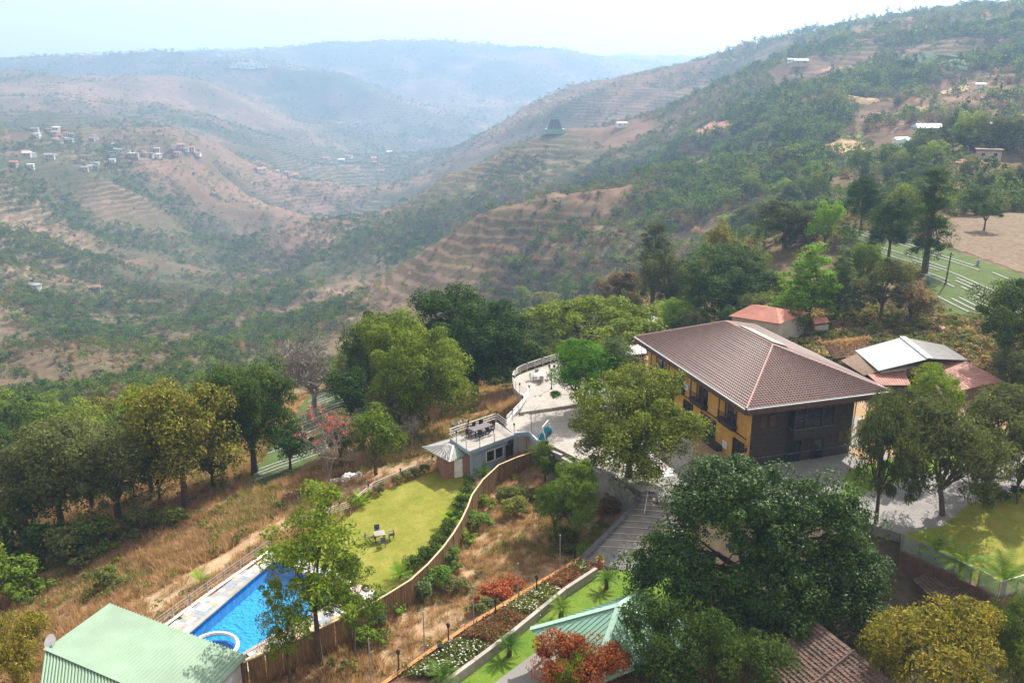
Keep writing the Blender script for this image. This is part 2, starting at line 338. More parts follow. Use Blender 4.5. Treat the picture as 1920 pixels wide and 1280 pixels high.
drive_px = [(1196, 922, 0), (1186, 950, -.4), (1152, 985, -.95), (1112, 1025, -1.6), (1088, 1048, -2.1), (1165, 1068, -2.15), (1290, 1075, -2.15), (1290, 1000, -1.1), (1290, 930, -.1)]
drive_poly = [P(*q) for q in drive_px]
BZ = -2.2
edge_px = [(690, 1300), (780, 1237), (880, 1170), (1000, 1098), (1086, 1046)]
wall_px = [(815, 1300), (890, 1245), (960, 1192), (1060, 1110), (1118, 1072)]
bed_poly = PP(edge_px + wall_px[::-1], BZ)
strip_poly = PP(wall_px + [(1175, 1066), (1260, 1075), (1260, 1160), (1080, 1170), (1012, 1217), (900, 1300)], BZ)
path_poly = PP([(900, 1300), (1012, 1217), (1080, 1170), (1180, 1170), (1120, 1230), (1000, 1300)], BZ)
rlawn_poly = PP([(1690, 1000), (1770, 985), (1815, 945), (1920, 915), (2100, 900), (2100, 1060), (1950, 1098), (1905, 1111), (1871, 1121), (1833, 1098), (1819, 1092), (1755, 1062), (1690, 1030)], .1)
walk_poly = PP([(1560, 960), (1640, 915), (1760, 885), (1920, 835), (2100, 800), (2100, 900), (1920, 915), (1815, 945), (1770, 985), (1690, 1000)], .05)
glawn_poly = PP([(1560, 960), (1590, 880), (1700, 850), (1920, 810), (2100, 780), (2100, 800), (1920, 835), (1760, 885), (1640, 915)], .05)
PADS += [(lawn_poly, LZ), (deck_out, LZ - 1.3), (court_poly, LZ), (up_poly, .0), (low_poly, 0), (drive_poly, -2.3), (bed_poly, BZ), (strip_poly, BZ), (path_poly, BZ), (rlawn_poly, .1), (walk_poly, .05), (glawn_poly, .05)]

TX, TY, TZ = terrain()
def march(px, py):
    """where the view through a photo pixel meets the ground"""
    d = ray(px, py); t = np.exp(np.linspace(math.log(30), math.log(9000), 420)); h = height(d[0] * t, d[1] * t); g = H + d[2] * t - h
    k = np.where(g < 0)[0]
    if not len(k): return Vector((d[0] * 9000, d[1] * 9000, 0))
    i = max(k[0], 1); ta, tb = t[i - 1], t[i]
    for _ in range(2):
        tt = np.linspace(ta, tb, 24); g = H + d[2] * tt - height(d[0] * tt, d[1] * tt); q = np.where(g < 0)[0]; q = max(int(q[0]) if len(q) else 23, 1); ta, tb = tt[q - 1], tt[q]
    tt = (ta + tb) / 2; return Vector((d[0] * tt, d[1] * tt, gz(d[0] * tt, d[1] * tt)))

# ------------------------------------------------------------------ surface materials
def terrain_mat():
    m, nt, bs, pos = base_mat('dry_hillside')
    at = nt.nodes.new('ShaderNodeAttribute'); at.attribute_name = 'nearness'
    n1 = noise(nt, pos, .006, 6, .65); n2 = noise(nt, pos, .05, 6, .65); n3 = noise(nt, pos, .35, 5, .65)
    col = ramp(nt, n1, [(.32, (.08, .07, .04)), (.45, (.135, .10, .062)), (.54, (.20, .126, .09)), (.68, (.26, .158, .115))])
    col = mixc(nt, mapr(nt, n2, .42, .64, 0, .8), col, (.10, .09, .048))
    col = mixc(nt, mapr(nt, n3, .5, .7, 0, .6), col, (.24, .18, .12))
    da = nt.nodes.new('ShaderNodeAttribute'); da.attribute_name = 'dry'
    col = mixc(nt, da.outputs['Fac'], mixc(nt, mapr(nt, n3, .35, .7), (.05, .06, .03), (.11, .1, .055)), col)
    sep = nt.nodes.new('ShaderNodeSeparateXYZ'); nt.links.new(pos, sep.inputs[0])
    w = nt.nodes.new('ShaderNodeMath'); w.operation = 'MULTIPLY_ADD'; nt.links.new(n2, w.inputs[0]); w.inputs[1].default_value = 8; nt.links.new(sep.outputs[2], w.inputs[2])
    sn = nt.nodes.new('ShaderNodeMath'); sn.operation = 'SINE'; mu = nt.nodes.new('ShaderNodeMath'); mu.operation = 'MULTIPLY'; nt.links.new(w.outputs[0], mu.inputs[0]); mu.inputs[1].default_value = 1.5
    nt.links.new(mu.outputs[0], sn.inputs[0])
    tm = nt.nodes.new('ShaderNodeMath'); tm.operation = 'MULTIPLY'; nt.links.new(mapr(nt, sn.outputs[0], .2, .8), tm.inputs[0]); nt.links.new(mapr(nt, noise(nt, pos, .0042, 4), .45, .58, 0, .6), tm.inputs[1])
    col = mixc(nt, tm.outputs[0], col, (.30, .205, .14))
    # bare red-brown earth and straw close to the houses
    near = ramp(nt, noise(nt, pos, .28, 6, .7), [(.3, (.30, .19, .115)), (.5, (.39, .27, .165)), (.68, (.47, .35, .23))])
    near = mixc(nt, mapr(nt, noise(nt, pos, 2.2, 5, .7), .45, .7, 0, .45), near, (.27, .19, .11))
    near = mixc(nt, mapr(nt, noise(nt, pos, .11, 4, .6), .52, .66, 0, .5), near, (.20, .18, .08))
    col = mixc(nt, at.outputs['Fac'], col, near)
    nt.links.new(col, bs.inputs['Base Color']); bs.inputs['Roughness'].default_value = 1; bs.inputs['Specular IOR Level'].default_value = 0
    bump(nt, bs, noise(nt, pos, 1.3, 6, .7), .7, .25)
    return m
def water_mat():
    m, nt, bs, pos = base_mat('pool_water')
    bs.inputs['Base Color'].default_value = (.02, .2, .5, 1); bs.inputs['Roughness'].default_value = .04
    tr = nt.nodes.new('ShaderNodeBsdfTransparent'); tr.inputs[0].default_value = (.7, .95, 1, 1)
    gl = nt.nodes.new('ShaderNodeBsdfGlossy'); gl.inputs['Roughness'].default_value = .06
    fr = nt.nodes.new('ShaderNodeFresnel'); fr.inputs[0].default_value = 1.33
    b = nt.nodes.new('ShaderNodeBump'); b.inputs['Strength'].default_value = .5; b.inputs['Distance'].default_value = .08
    nt.links.new(noise(nt, pos, 2.5, 3), b.inputs['Height']); nt.links.new(b.outputs[0], gl.inputs['Normal']); nt.links.new(b.outputs[0], fr.inputs['Normal'])
    mx = nt.nodes.new('ShaderNodeMixShader'); nt.links.new(fr.outputs[0], mx.inputs[0]); nt.links.new(tr.outputs[0], mx.inputs[1]); nt.links.new(gl.outputs[0], mx.inputs[2])
    nt.links.new(mx.outputs[0], nt.nodes['Material Output'].inputs['Surface']); return m
def glass_mat(name, tint=(.75, .85, .85), dens=.35):
    m, nt, bs, pos = base_mat(name)
    tr = nt.nodes.new('ShaderNodeBsdfTransparent'); tr.inputs[0].default_value = (*tint, 1)
    bs.inputs['Base Color'].default_value = (.35, .42, .42, 1); bs.inputs['Roughness'].default_value = .08
    mx = nt.nodes.new('ShaderNodeMixShader'); mx.inputs[0].default_value = dens
    nt.links.new(tr.outputs[0], mx.inputs[1]); nt.links.new(bs.outputs[0], mx.inputs[2]); nt.links.new(mx.outputs[0], nt.nodes['Material Output'].inputs['Surface']); return m
def lawn_mat(name, c1, c2, c3):
    m, nt, bs, pos = base_mat(name)
    col = ramp(nt, noise(nt, pos, .5, 6, .7), [(.3, c1), (.5, c2), (.7, c3)])
    col = mixc(nt, mapr(nt, noise(nt, pos, 9, 4, .7), .35, .7, 0, .65), col, tuple(x * .55 for x in c1))
    nt.links.new(col, bs.inputs['Base Color']); bs.inputs['Roughness'].default_value = .95; bs.inputs['Specular IOR Level'].default_value = .1
    bump(nt, bs, noise(nt, pos, 14, 4, .7), 1, .06); return m
def brick_mat(name, c1, c2, mortar, sc, bh=.5, rot=(90, 0, 0), stain=.5):
    m, nt, bs, pos = base_mat(name)
    n = nt.nodes.new('ShaderNodeTexBrick'); tc = nt.nodes.new('ShaderNodeTexCoord'); mp = nt.nodes.new('ShaderNodeMapping'); mp.inputs['Rotation'].default_value = tuple(R(q) for q in rot)
    geo = pos; nt.links.new(geo, mp.inputs[0]); nt.links.new(mp.outputs[0], n.inputs['Vector'])
    n.inputs['Color1'].default_value = (*c1, 1); n.inputs['Color2'].default_value = (*c2, 1); n.inputs['Mortar'].default_value = (*mortar, 1); n.inputs['Scale'].default_value = sc
    n.inputs['Row Height'].default_value = bh * .5; n.inputs['Mortar Size'].default_value = .02
    nt.links.new(mixc(nt, mapr(nt, noise(nt, pos, 3 if rot[0] else .7, 6, .65), .4, .7, 0, stain), n.outputs[0], tuple(x * .55 for x in c1)), bs.inputs['Base Color']); bs.inputs['Roughness'].default_value = .9; return m
M = dict(
    conc=mat('pale_concrete', (.39, .355, .315), (.29, .265, .235), .9, .9, .01, 6, .2, stain=(.22, .2, .18)),
    grey=mat('grey_concrete', (.30, .29, .27), (.19, .18, .17), 1.1, .95, .02, 5, .2, stain=(.13, .125, .115)),
    dark_conc=mat('dark_kerb_stone', (.13, .14, .155), (.08, .085, .095), 2, .8),
    bluewall=mat('blue_grey_paint', (.31, .38, .45), (.26, .32, .38), .8, .8, stain=(.22, .26, .31)),
    white=mat('white_paint', (.78, .78, .76), (.66, .66, .65), 2, .6, stain=(.55, .54, .51)),
    whitemetal=mat('white_metal', (.72, .72, .72), (.62, .62, .62), 3, .45, spec=.5),
    yellow=mat('ochre_wall_paint', (.72, .40, .085), (.62, .33, .07), .7, .8, stain=(.52, .27, .06)),
    darkwood=mat('dark_carved_wood', (.06, .048, .044), (.032, .026, .024), 3, .6, .01),
    stone=brick_mat('dark_stone_cladding', (.085, .058, .042), (.045, .034, .028), (.022, .018, .015), 1.4),
    brownwood=mat('brown_fascia_wood', (.135, .07, .045), (.09, .045, .03), 2, .7),
    glassdark=mat('dark_window_glass', (.02, .022, .025), (.012, .013, .015), 1, .12, spec=.6),
    black=mat('black_iron', (.02, .02, .022), (.012, .012, .013), 4, .45),
    steel=mat('grey_steel', (.36, .37, .38), (.26, .27, .28), 3, .4, metal=.4),
    tile_roof=mat('mauve_brown_roof_tile', (.19, .118, .102), (.125, .076, .067), 2.6, .6, spec=.25, stain=(.14, .097, .092)),
    cap=mat('pink_ridge_cap', (.46, .29, .25), (.34, .2, .17), 3, .6),
    gutter=mat('grey_gutter', (.45, .47, .49), (.36, .38, .4), 3, .5),
    greenroof=mat('pale_green_sheet', (.25, .355, .255), (.21, .31, .22), .5, .5, spec=.4, stain=(.20, .28, .205), stretch=(1, 1, 1)),
    gazebo=mat('sea_green_sheet', (.20, .36, .27), (.165, .31, .23), .8, .45, spec=.45, stain=(.2, .34, .26)),
    lawn=lawn_mat('mown_lawn', (.15, .18, .025), (.25, .25, .04), (.34, .30, .075)),
    lawn2=lawn_mat('lush_lawn', (.09, .19, .02), (.16, .25, .03), (.24, .28, .05)),
    bamboo=mat('bamboo_screen', (.30, .19, .09), (.15, .09, .045), 3.5, .9, .02, 9, .2, stain=(.10, .065, .04), stretch=(3, 3, .35)),
    orange=mat('terracotta_edging', (.62, .31, .12), (.5, .24, .09), 2, .8),
    paver=mat('grey_pavers', (.26, .25, .24), (.18, .17, .165), 1.6, .9, .008, 8, .2, stain=(.14, .135, .13)),
    pathpav=brick_mat('path_blocks', (.34, .32, .29), (.27, .25, .235), (.2, .19, .18), 3),
    terr=brick_mat('terrace_slabs', (.40, .36, .32), (.36, .325, .285), (.22, .2, .18), .75, .9, (0, 0, 20), .6), yardpav=brick_mat('forecourt_slabs', (.27, .255, .24), (.235, .225, .21), (.14, .135, .13), 1.1, .8, (0, 0, 17), .7),
    soil=mat('garden_soil', (.16, .085, .05), (.10, .055, .035), 3, 1, .05),
    brick=brick_mat('red_brick', (.33, .13, .085), (.24, .095, .065), (.36, .3, .27), 4.2),
    poolblue=brick_mat('blue_pool_mosaic', (.03, .42, .84), (.024, .36, .78), (.10, .48, .80), 1.6, 1.0, (0, 0, 30), .25),
    tan=mat('tan_tile', (.62, .45, .27), (.54, .38, .22), 4, .6), tgrey=mat('slate_tile', (.28, .31, .34), (.22, .25, .28), 4, .6), twhite=mat('white_tile', (.72, .69, .66), (.62, .6, .57), 4, .6), tpink=mat('mauve_tile', (.40, .31, .28), (.33, .25, .23), 4, .6),
    rust=mat('rusty_red_sheet', (.40, .19, .14), (.28, .125, .095), 1.1, .7, stain=(.22, .12, .09)),
    whitesheet=mat('grey_white_sheet', (.42, .47, .49), (.36, .41, .43), .6, .55, spec=.3, stain=(.33, .37, .39)), oldsheet=mat('weathered_sheet', (.31, .30, .295), (.24, .23, .225), .8, .8),
    oldtile=mat('old_clay_tile', (.34, .21, .15), (.22, .135, .1), 2.4, .9, stain=(.13, .10, .08)), darktile=mat('mossy_brown_tile', (.17, .11, .085), (.085, .055, .045), 2.6, .95, stain=(.06, .05, .04)),
    thatch=mat('dry_thatch', (.36, .28, .19), (.22, .165, .11), 5, 1, .06), mulch=mat('white_mulch_film', (.44, .44, .40), (.34, .34, .30), 2, .6), cropsoil=lawn_mat('crop_rows', (.13, .13, .06), (.08, .135, .035), (.13, .19, .05)),
    brownfield=mat('ploughed_stubble', (.24, .18, .125), (.13, .095, .065), 1.1, 1, .2, 3, .1, stain=(.19, .15, .095)), wood=mat('weathered_timber', (.26, .18, .12), (.15, .10, .07), 3, .85), bark=mat('tree_bark', (.13, .095, .07), (.06, .045, .035), 5, .95, .03), palebark=mat('pale_bark', (.30, .26, .22), (.18, .15, .13), 5, .95), teal=mat('pale_green_paint', (.38, .52, .44), (.3, .43, .36), .9, .7, stain=(.26, .36, .3)),
    terracotta=mat('terracotta_pot', (.42, .16, .085), (.33, .12, .065), 4, .8), bluefab=mat('turquoise_plastic', (.03, .30, .42), (.02, .23, .34), 3, .5), brownwall=mat('brown_mud_wall', (.17, .10, .065), (.10, .06, .042), 1.6, .95, .03), cream=mat('cream_plaster', (.48, .44, .37), (.38, .34, .28), .9, .9, stain=(.33, .29, .24)),
    glass=glass_mat('fence_glass'), water=water_mat(), redroof=mat('red_tin_roof', (.50, .20, .14), (.38, .15, .11), 1, .7), bluesheet=mat('blue_white_sheet', (.55, .62, .75), (.45, .52, .65), 1, .6),
)
# ------------------------------------------------------------------ ground sheets
gme = grid_mesh('hillside_terrain', TX.T, TY.T, TZ.T)
D_ = np.sqrt(TX.T ** 2 + TY.T ** 2).ravel(); at = gme.attributes.new('nearness', 'FLOAT', 'POINT'); at.data.foreach_set('value', (1 - sstep(105, 190, D_)).astype(np.float32))
at = gme.attributes.new('dry', 'FLOAT', 'POINT'); at.data.foreach_set('value', drymask(TX.T.ravel(), TY.T.ravel()).astype(np.float32))
struct('hillside_ground', gme, terrain_mat())
lawn_o = struct('lawn', MB().prism(lawn_poly, LZ - 1.2, LZ), M['lawn'])
struct('courtyard_paving', MB().prism(court_poly, LZ - 1.0, LZ + .004), M['paver'])
struct('terrace_paving', MB().prism(low_poly, -3.6, 0), M['terr'])
struct('upper_terrace_paving', MB().prism(up_poly, -.35, .35), M['terr'])
# driveway: sloping sheet with bands
drv = struct('driveway', MB().prism(drive_poly, lambda q: q[2] - 1, lambda q: q[2]), M['paver'])
for k in range(13):
    t = (k + .6) / 13
    L = np.array([list(p) for p in drive_poly[:5]]); s = t * 4; i = min(int(s), 3); a = Vector(L[i] + (L[i + 1] - L[i]) * (s - i)); b = Vector(drive_poly[8]) + (Vector(drive_poly[6]) - Vector(drive_poly[8])) * t; b.z = a.z
    a = a + (b - a) * .03; up = Vector((0, 0, .012))
    obj('paving_band', MB().bar(a + up, a + (b - a) * .96 + up, .09, .03), M['tan'], drv)
struct('flower_bed_soil', MB().prism(bed_poly, BZ - .8, BZ + .25), M['soil'])
struct('lawn_strip', MB().prism(strip_poly, BZ - .8, BZ), M['lawn2'])
struct('garden_path', MB().prism(path_poly, BZ - .8, BZ + .03), M['pathpav'])
struct('fenced_lawn', MB().prism(rlawn_poly, -2.6, .1), M['lawn'])
struct('walkway', MB().prism(walk_poly, -.8, .05), M['yardpav'])
struct('entrance_lawn', MB().prism(glawn_poly, -.8, .06), M['lawn2'])
apron = [Vector((21.2, 78.0, 0)), Vector((34.6, 82.0, 0)), Vector((34, 70, 0)), Vector((24, 68, 0)), Vector((14, 74, 0)), Vector((10, 100, 0)), Vector((14, 100, 0))]
struct('forecourt', MB().prism([(13, 71.5), (30, 71), (37, 78), (38, 92), (16, 104), (9, 104), (12, 90)], -1.2, -.012), M['yardpav'])

# ------------------------------------------------------------------ haze in the valley air
def haze(dens):
    lo = float(TZ.min()) - 2; hi = float(TZ.max()) + 16; print('TOP', hi)
    mb = MB().box((0, 3350, (lo + hi) / 2), (13400, 7000, hi - lo))
    m = bpy.data.materials.new('haze_air'); m.use_nodes = True; nt = m.node_tree; nt.nodes.clear()
    o = nt.nodes.new('ShaderNodeOutputMaterial'); v = nt.nodes.new('ShaderNodeVolumePrincipled')
    v.inputs['Density'].default_value = dens; v.inputs['Color'].default_value = (.37, .58, .88, 1); v.inputs['Absorption Color'].default_value = (.08, .08, .08, 1); v.inputs['Anisotropy'].default_value = .3
    nt.links.new(v.outputs[0], o.inputs['Volume'])
    h = obj('haze', mb, m); h['kind'] = 'stuff'; tag(h, 'pale blue haze hanging in the valley air', 'haze')
haze(2.9e-4)

# ------------------------------------------------------------------ the hotel
HO = Vector((21.6, 77.0, 0)); ha = Vector((-.30, .954, 0)).normalized(); hb = Vector((ha.y, -ha.x, 0))
def hp(u, v, z): return HO + ha * u + hb * v + Vector((0, 0, z))
def hu(px, z, v=1.2):
    o = HO + hb * v; k = (px - 960) / F     # x = k * (y CP - (z-H) SP)
    return (k * (o.y * CP - (z - H) * SP) - o.x) / (ha.x - k * ha.y * CP)
def hv(px, z, u=1.2):
    o = HO + ha * u; k = (px - 960) / F
    return (k * (o.y * CP - (z - H) * SP) - o.x) / (hb.x - k * hb.y * CP)
def tiles(p0, p1, t0, t1, course, wave, amp, step, jit=0, seed=1):
    """rows of overlapping wavy tiles between an eave p0-p1 and a ridge t0-t1"""
    rnd = random.Random(seed); mb = MB(); p0, p1, t0, t1 = map(Vector, (p0, p1, t0, t1))
    sl = (((t0 + t1) / 2) - ((p0 + p1) / 2)).length; n = max(2, int(sl / course)); nrm = (p1 - p0).cross(t0 - p0).normalized()
    if nrm.z < 0: nrm = -nrm
    ed = (p1 - p0).normalized()
    for i in range(n):
        a0, a1 = i / n, (i + 1.12) / n; L0 = p0.lerp(t0, a0); R0 = p1.lerp(t1, a0); L1 = p0.lerp(t0, min(a1, 1)); R1 = p1.lerp(t1, min(a1, 1))
        s0, s1 = ed.dot(L0 - p0), ed.dot(R0 - p0); m = max(1, round((s1 - s0) / wave)) * 2
        jj = rnd.uniform(-jit, jit); vv = []
        for lo_, hi_, hgt in ((L0, R0, step), (L1, R1, 0)):
            for k in range(m + 1):
                vv.append(lo_.lerp(hi_, k / m) + nrm * (hgt + (amp if k % 2 else 0) + jj * (vnoise(k * .7, i * 3.1, seed) - .5)))
        q = len(vv) // 2
        base = [lo_ for lo_ in [L0.lerp(R0, k / m) - nrm * .02 for k in range(m + 1)]]
        mb.add(vv + base, [(k, k + 1, q + k + 1, q + k) for k in range(m)] + [(2 * q + k, 2 * q + k + 1, k + 1, k) for k in range(m)])
    return mb
def caps(a, b, r, L, top=.0):
    mb = MB(); a = Vector(a); b = Vector(b); n = int((b - a).length / L)
    for k in range(n):
        p, q = a.lerp(b, k / n), a.lerp(b, (k + .93) / n); mb.tube([p, q], [r, r * .8], 6)
    return mb
hotel = thing('hotel_building', 'two-storey ochre and dark stone hotel under a mauve tiled hip roof', 'building', tuple(hp(12, 7, 0)))
W0, W1, V0, V1 = 1.2, 22.7, 1.1, 12.9; EZ = 6.6
def hwall(name, u0, v0, u1, v1, z0, z1, m, t=.3):
    a, b = hp(u0, v0, 0), hp(u1, v1, 0); d = (b - a).normalized(); n = Vector((-d.y, d.x, 0)) * t
    return obj(name, MB().prism([a, b, b + n, a + n], z0, z1), m, hotel)
hwall('ochre_wall', W1, V0, W0, V0, -1, 6.3, M['yellow'])
hwall('stone_wall', W0 + .001, V0 - .0, W0 + .001, V1, -1, 6.3, M['stone'])
hwall('ochre_wall', W0 + .32, V1, W1, V1, -1, 6.3, M['yellow']); hwall('ochre_wall', W1, V1 - .32, W1, V0 + .32, -1, 6.3, M['yellow'])
obj('corner_strip', MB().prism([hp(W0 - .03, V0 - .03, 0), hp(W0 - .03, V0 + .35, 0), hp(W0 + .2, V0 + .35, 0), hp(W0 + .2, V0 - .03, 0)], -1, 6.25), M['yellow'], hotel)
obj('ceiling_slab', MB().prism([hp(.5, .5, 0), hp(.5, 15.5, 0), hp(23.5, 15.5, 0), hp(23.5, .5, 0)], 6.32, 6.45), M['brownwood'], hotel)
rz_ = 9.5; E00, E10, E11, E01 = hp(0, 0, EZ), hp(24, 0, EZ), hp(24, 15.9, EZ), hp(0, 15.9, EZ); G0, G1 = hp(8.4, 7.95, rz_), hp(17.6, 7.95, rz_)
roof = obj('roof_deck', MB().add([E00, E10, E11, E01, G0, G1], [(0, 4, 5, 1), (1, 5, 2), (2, 5, 4, 3), (3, 4, 0), (0, 1, 2, 3)]), M['tile_roof'], hotel)
up = Vector((0, 0, .03))
for a, b, c, d in ((E10, E00, G1, G0), (E00, E01, G0, G0), (E01, E11, G0, G1), (E11, E10, G1, G1)):
    o = obj('roof_tiles', tiles(a + up, b + up, c + up, d + up, .31, .32, .075, .08), M['tile_roof'], roof); o['kind'] = 'stuff'
for a, b in ((E00, G0), (E01, G0), (E10, G1), (E11, G1), (G0, G1)):
    o = obj('ridge_caps', caps(a + up * 3, b + up * 3, .13, .36), M['cap'], roof)
for a, b in ((E00, E10), (E00, E01), (E01, E11), (E10, E11)):
    n = ((a + b) / 2 - hp(12, 7.95, EZ)); n.z = 0; n.normalize()
    obj('fascia_board', MB().bar(a + n * .05 + Vector((0, 0, -.28)), b + n * .05 + Vector((0, 0, -.28)), .1, .6), M['brownwood'], hotel)
    obj('gutter', MB().bar(a + n * .16 + Vector((0, 0, .02)), b + n * .16 + Vector((0, 0, .02)), .14, .12), M['gutter'], hotel)
fr = MB()
for k in range(60): fr.bar(hp(-.03, .3 + k * .26, 6.02), hp(-.03, .3 + k * .26, 5.82), .13, .03)
obj('carved_fringe', fr, M['brownwood'], hotel)['kind'] = 'stuff'
# skylight on the far slope beside the ridge
s0, s1 = hp(9.3, 8.6, 9.42), hp(15.5, 8.6, 9.42)
sk = obj('skylight_frame', MB().slab([hp(9.0, 8.3, 9.62), hp(15.6, 8.3, 9.62), hp(15.6, 10.2, 8.95), hp(9.0, 10.2, 8.95)], .14), M['brownwood'], roof)
for k in range(6): obj('skylight_pane', MB().slab([hp(9.2 + k * 1.07, 8.45, 9.66), hp(10.2 + k * 1.07, 8.45, 9.66), hp(10.2 + k * 1.07, 10.1, 9.08), hp(9.2 + k * 1.07, 10.1, 9.08)], .05), M['teal'], roof)
# upper bay windows with dark planters on the ochre wall
for pxa, pxb in ((1344, 1383), (1292, 1328), (1251, 1285), (1218, 1250)):
    ua, ub = sorted((hu(pxa, 4.2, .8), hu(pxb, 4.2, .8))); ua = max(ua, W0 + .6); um = (ua + ub) / 2; hw_ = (ub - ua) * .36; ua, ub = um - hw_, um + hw_
    w = obj('bay_window', MB().prism([hp(ua + .1, V0 - .02, 0), hp(um + .35, V0 - .02, 0), hp(um + .35, V0 - .1, 0), hp(ua + .1, V0 - .1, 0)], 3.6, 5.6), M['glassdark'], hotel)
    pl = MB().prism([hp(ua - .1, V0 - .02, 0), hp(ua, V0 - .62, 0), hp(ub, V0 - .62, 0), hp(ub + .1, V0 - .02, 0)], 3.3, 3.62).prism([hp(ua, V0 - .02, 0), hp(ua + .12, V0 - .5, 0), hp(ub - .12, V0 - .5, 0), hp(ub, V0 - .02, 0)], 3.08, 3.3)
    obj('planter_sill', pl, M['darkwood'], w)
    for k in range(5):
        u = ua + .15 + (ub - ua - .3) * k / 4; obj('mullion', MB().box(hp(u, V0 - (.5 if k % 2 == 0 else .14), 4.7), (.09, .09, 2.2), math.atan2(ha.y, ha.x)), M['darkwood'], w)
    obj('balcony_rail', MB().bar(hp(ua, V0 - .52, 4.35), hp(ub, V0 - .52, 4.35), .07).bar(hp(ua, V0 - .52, 4.1), hp(ub, V0 - .52, 4.1), .05).bar(hp(ua, V0 - .52, 3.85), hp(ub, V0 - .52, 3.85), .05), M['darkwood'], w)
    g = MB()
    for k in range(9): g.bar(hp(ua + (ub - ua) * k / 8, V0 - .52, 3.62), hp(ua + (ub - ua) * k / 8, V0 - .52, 4.35), .03)
    obj('balusters', g, M['darkwood'], w)['kind'] = 'stuff'
# ground-floor doors on the ochre wall
for pxa, pxb, zt in ((1316, 1343, 2.55), (1284, 1300, 2.6), (1248, 1265, 2.6), (1377, 1402, 2.3)):
    ua, ub = sorted((hu(pxa, 1.4), hu(pxb, 1.4))); ua = max(ua, W0 + .35)
    w = obj('door', MB().prism([hp(ua, V0 - .01, 0), hp(ub, V0 - .01, 0), hp(ub, V0 - .07, 0), hp(ua, V0 - .07, 0)], 0, zt), M['glassdark'], hotel)
    f = MB()
    for u in (ua, (ua + ub) / 2, ub): f.box(hp(u, V0 - .08, zt / 2), (.1, .1, zt), math.atan2(ha.y, ha.x))
    f.bar(hp(ua, V0 - .08, zt), hp(ub, V0 - .08, zt), .1); f.bar(hp(ua, V0 - .08, zt * .35), hp(ub, V0 - .08, zt * .35), .07); obj('door_frame', f, M['darkwood'], w)
ua, ub = sorted((hu(1316, .6, .5), hu(1345, .6, .5))); obj('porch_planter', MB().prism([hp(ua, V0 - .08, 0), hp(ub, V0 - .08, 0), hp(ub, V0 - .75, 0), hp(ua, V0 - .75, 0)], -.01, .6), M['darkwood'], hotel)
obj('string_course', MB().bar(hp(W0, V0 - .04, 2.95), hp(W1, V0 - .04, 2.95), .08, .12), M['brownwood'], hotel)
u = hu(1289, 4.3, .9); ac = obj('air_conditioner', MB().box(hp(u, V0 - .22, 4.3), (.85, .36, .62), math.atan2(ha.y, ha.x)), M['whitemetal'], hotel); obj('fan_grille', MB().lathe(hp(u, V0 - .41, 4.3), [(.22, -.01), (.22, .01)], 10), M['black'], ac)
u = hu(1358, .9, 1.0); obj('notice_board', MB().box(hp(u, V0 - .05, .9), (.9, .06, .75), math.atan2(ha.y, ha.x)), M['white'], hotel)
u = hu(1400, 2.3, .6); wl = obj('wall_lantern_bracket', MB().tube([hp(u, V0, 2.6), hp(u, V0 - .5, 2.8), hp(u, V0 - .6, 2.55)], .03, 5), M['black'], hotel); obj('lantern', MB().lathe(hp(u, V0 - .6, 2.1), [(.04, 0), (.1, .05), (.15, .32), (.2, .36), (.03, .5)], 6), M['black'], wl)
for du in (-.1, .55): obj('drain_pipe', MB().tube([hp(hu(1206, 5) + du, V0 - .25, 6.2), hp(hu(1212, 2) + du - .3, V0 - .6, 0)], .05, 5), M['cream'], hotel)
for k in (0, .7): obj('timber_prop', MB().tube([hp(2.2, 13.3 + k, 6.2), hp(1.6, 12.9 + k * .5, 1.0)], .06, 5), M['tan'], hotel)
# the carved bay on the stone wall
va, vb = hv(1487, 3.6, .2), hv(1563, 3.6, .2); B0, B1 = W0 - .02, W0 - 1.15
bay = obj('bay_floor', MB().prism([hp(B0, va, 0), hp(B1, va, 0), hp(B1, vb, 0), hp(B0, vb, 0)], 2.75, 2.95), M['darkwood'], hotel)
obj('bay_parapet', MB().prism([hp(B0, va + .05, 0), hp(B1 + .06, va + .05, 0), hp(B1 + .06, vb - .05, 0), hp(B0, vb - .05, 0)], 2.952, 3.75), M['darkwood'], bay)
obj('bay_sill', MB().prism([hp(B0, va - .04, 0), hp(B1 - .06, va - .04, 0), hp(B1 - .06, vb + .04, 0), hp(B0, vb + .04, 0)], 3.752, 3.86), mat('grey_wood', (.10, .09, .09), (.06, .055, .055), 3), bay)
obj('bay_glass', MB().prism([hp(B0, va + .1, 0), hp(B1 + .12, va + .1, 0), hp(B1 + .12, vb - .1, 0), hp(B0, vb - .1, 0)], 3.862, 5.9), M['glassdark'], bay)
for k, v in enumerate((va + .08, va + (vb - va) * .27, va + (vb - va) * .68, vb - .08)): obj('bay_post', MB().box(hp(B1 + .06, v, 4.9), (.13, .13, 2.05), math.atan2(ha.y, ha.x)), M['darkwood'], bay)
for z in (4.75, 5.85): obj('bay_transom', MB().bar(hp(B1 + .05, va, z), hp(B1 + .05, vb, z), .08), M['darkwood'], bay)
for va2, vb2, z1 in ((va + .1, va + 1.7, 2.3), (vb - 1.5, vb - .3, 2.3)):
    w = obj('entrance_door', MB().prism([hp(B0 - .03, va2, 0), hp(B0 - .03, vb2, 0), hp(B0 - .08, vb2, 0), hp(B0 - .08, va2, 0)], -.01, z1), M['glassdark'], hotel)
    obj('door_frame', MB().bar(hp(B0 - .1, va2, z1), hp(B0 - .1, vb2, z1), .1).bar(hp(B0 - .1, va2, 0), hp(B0 - .1, va2, z1), .1).bar(hp(B0 - .1, vb2, 0), hp(B0 - .1, vb2, z1), .1), M['darkwood'], w)
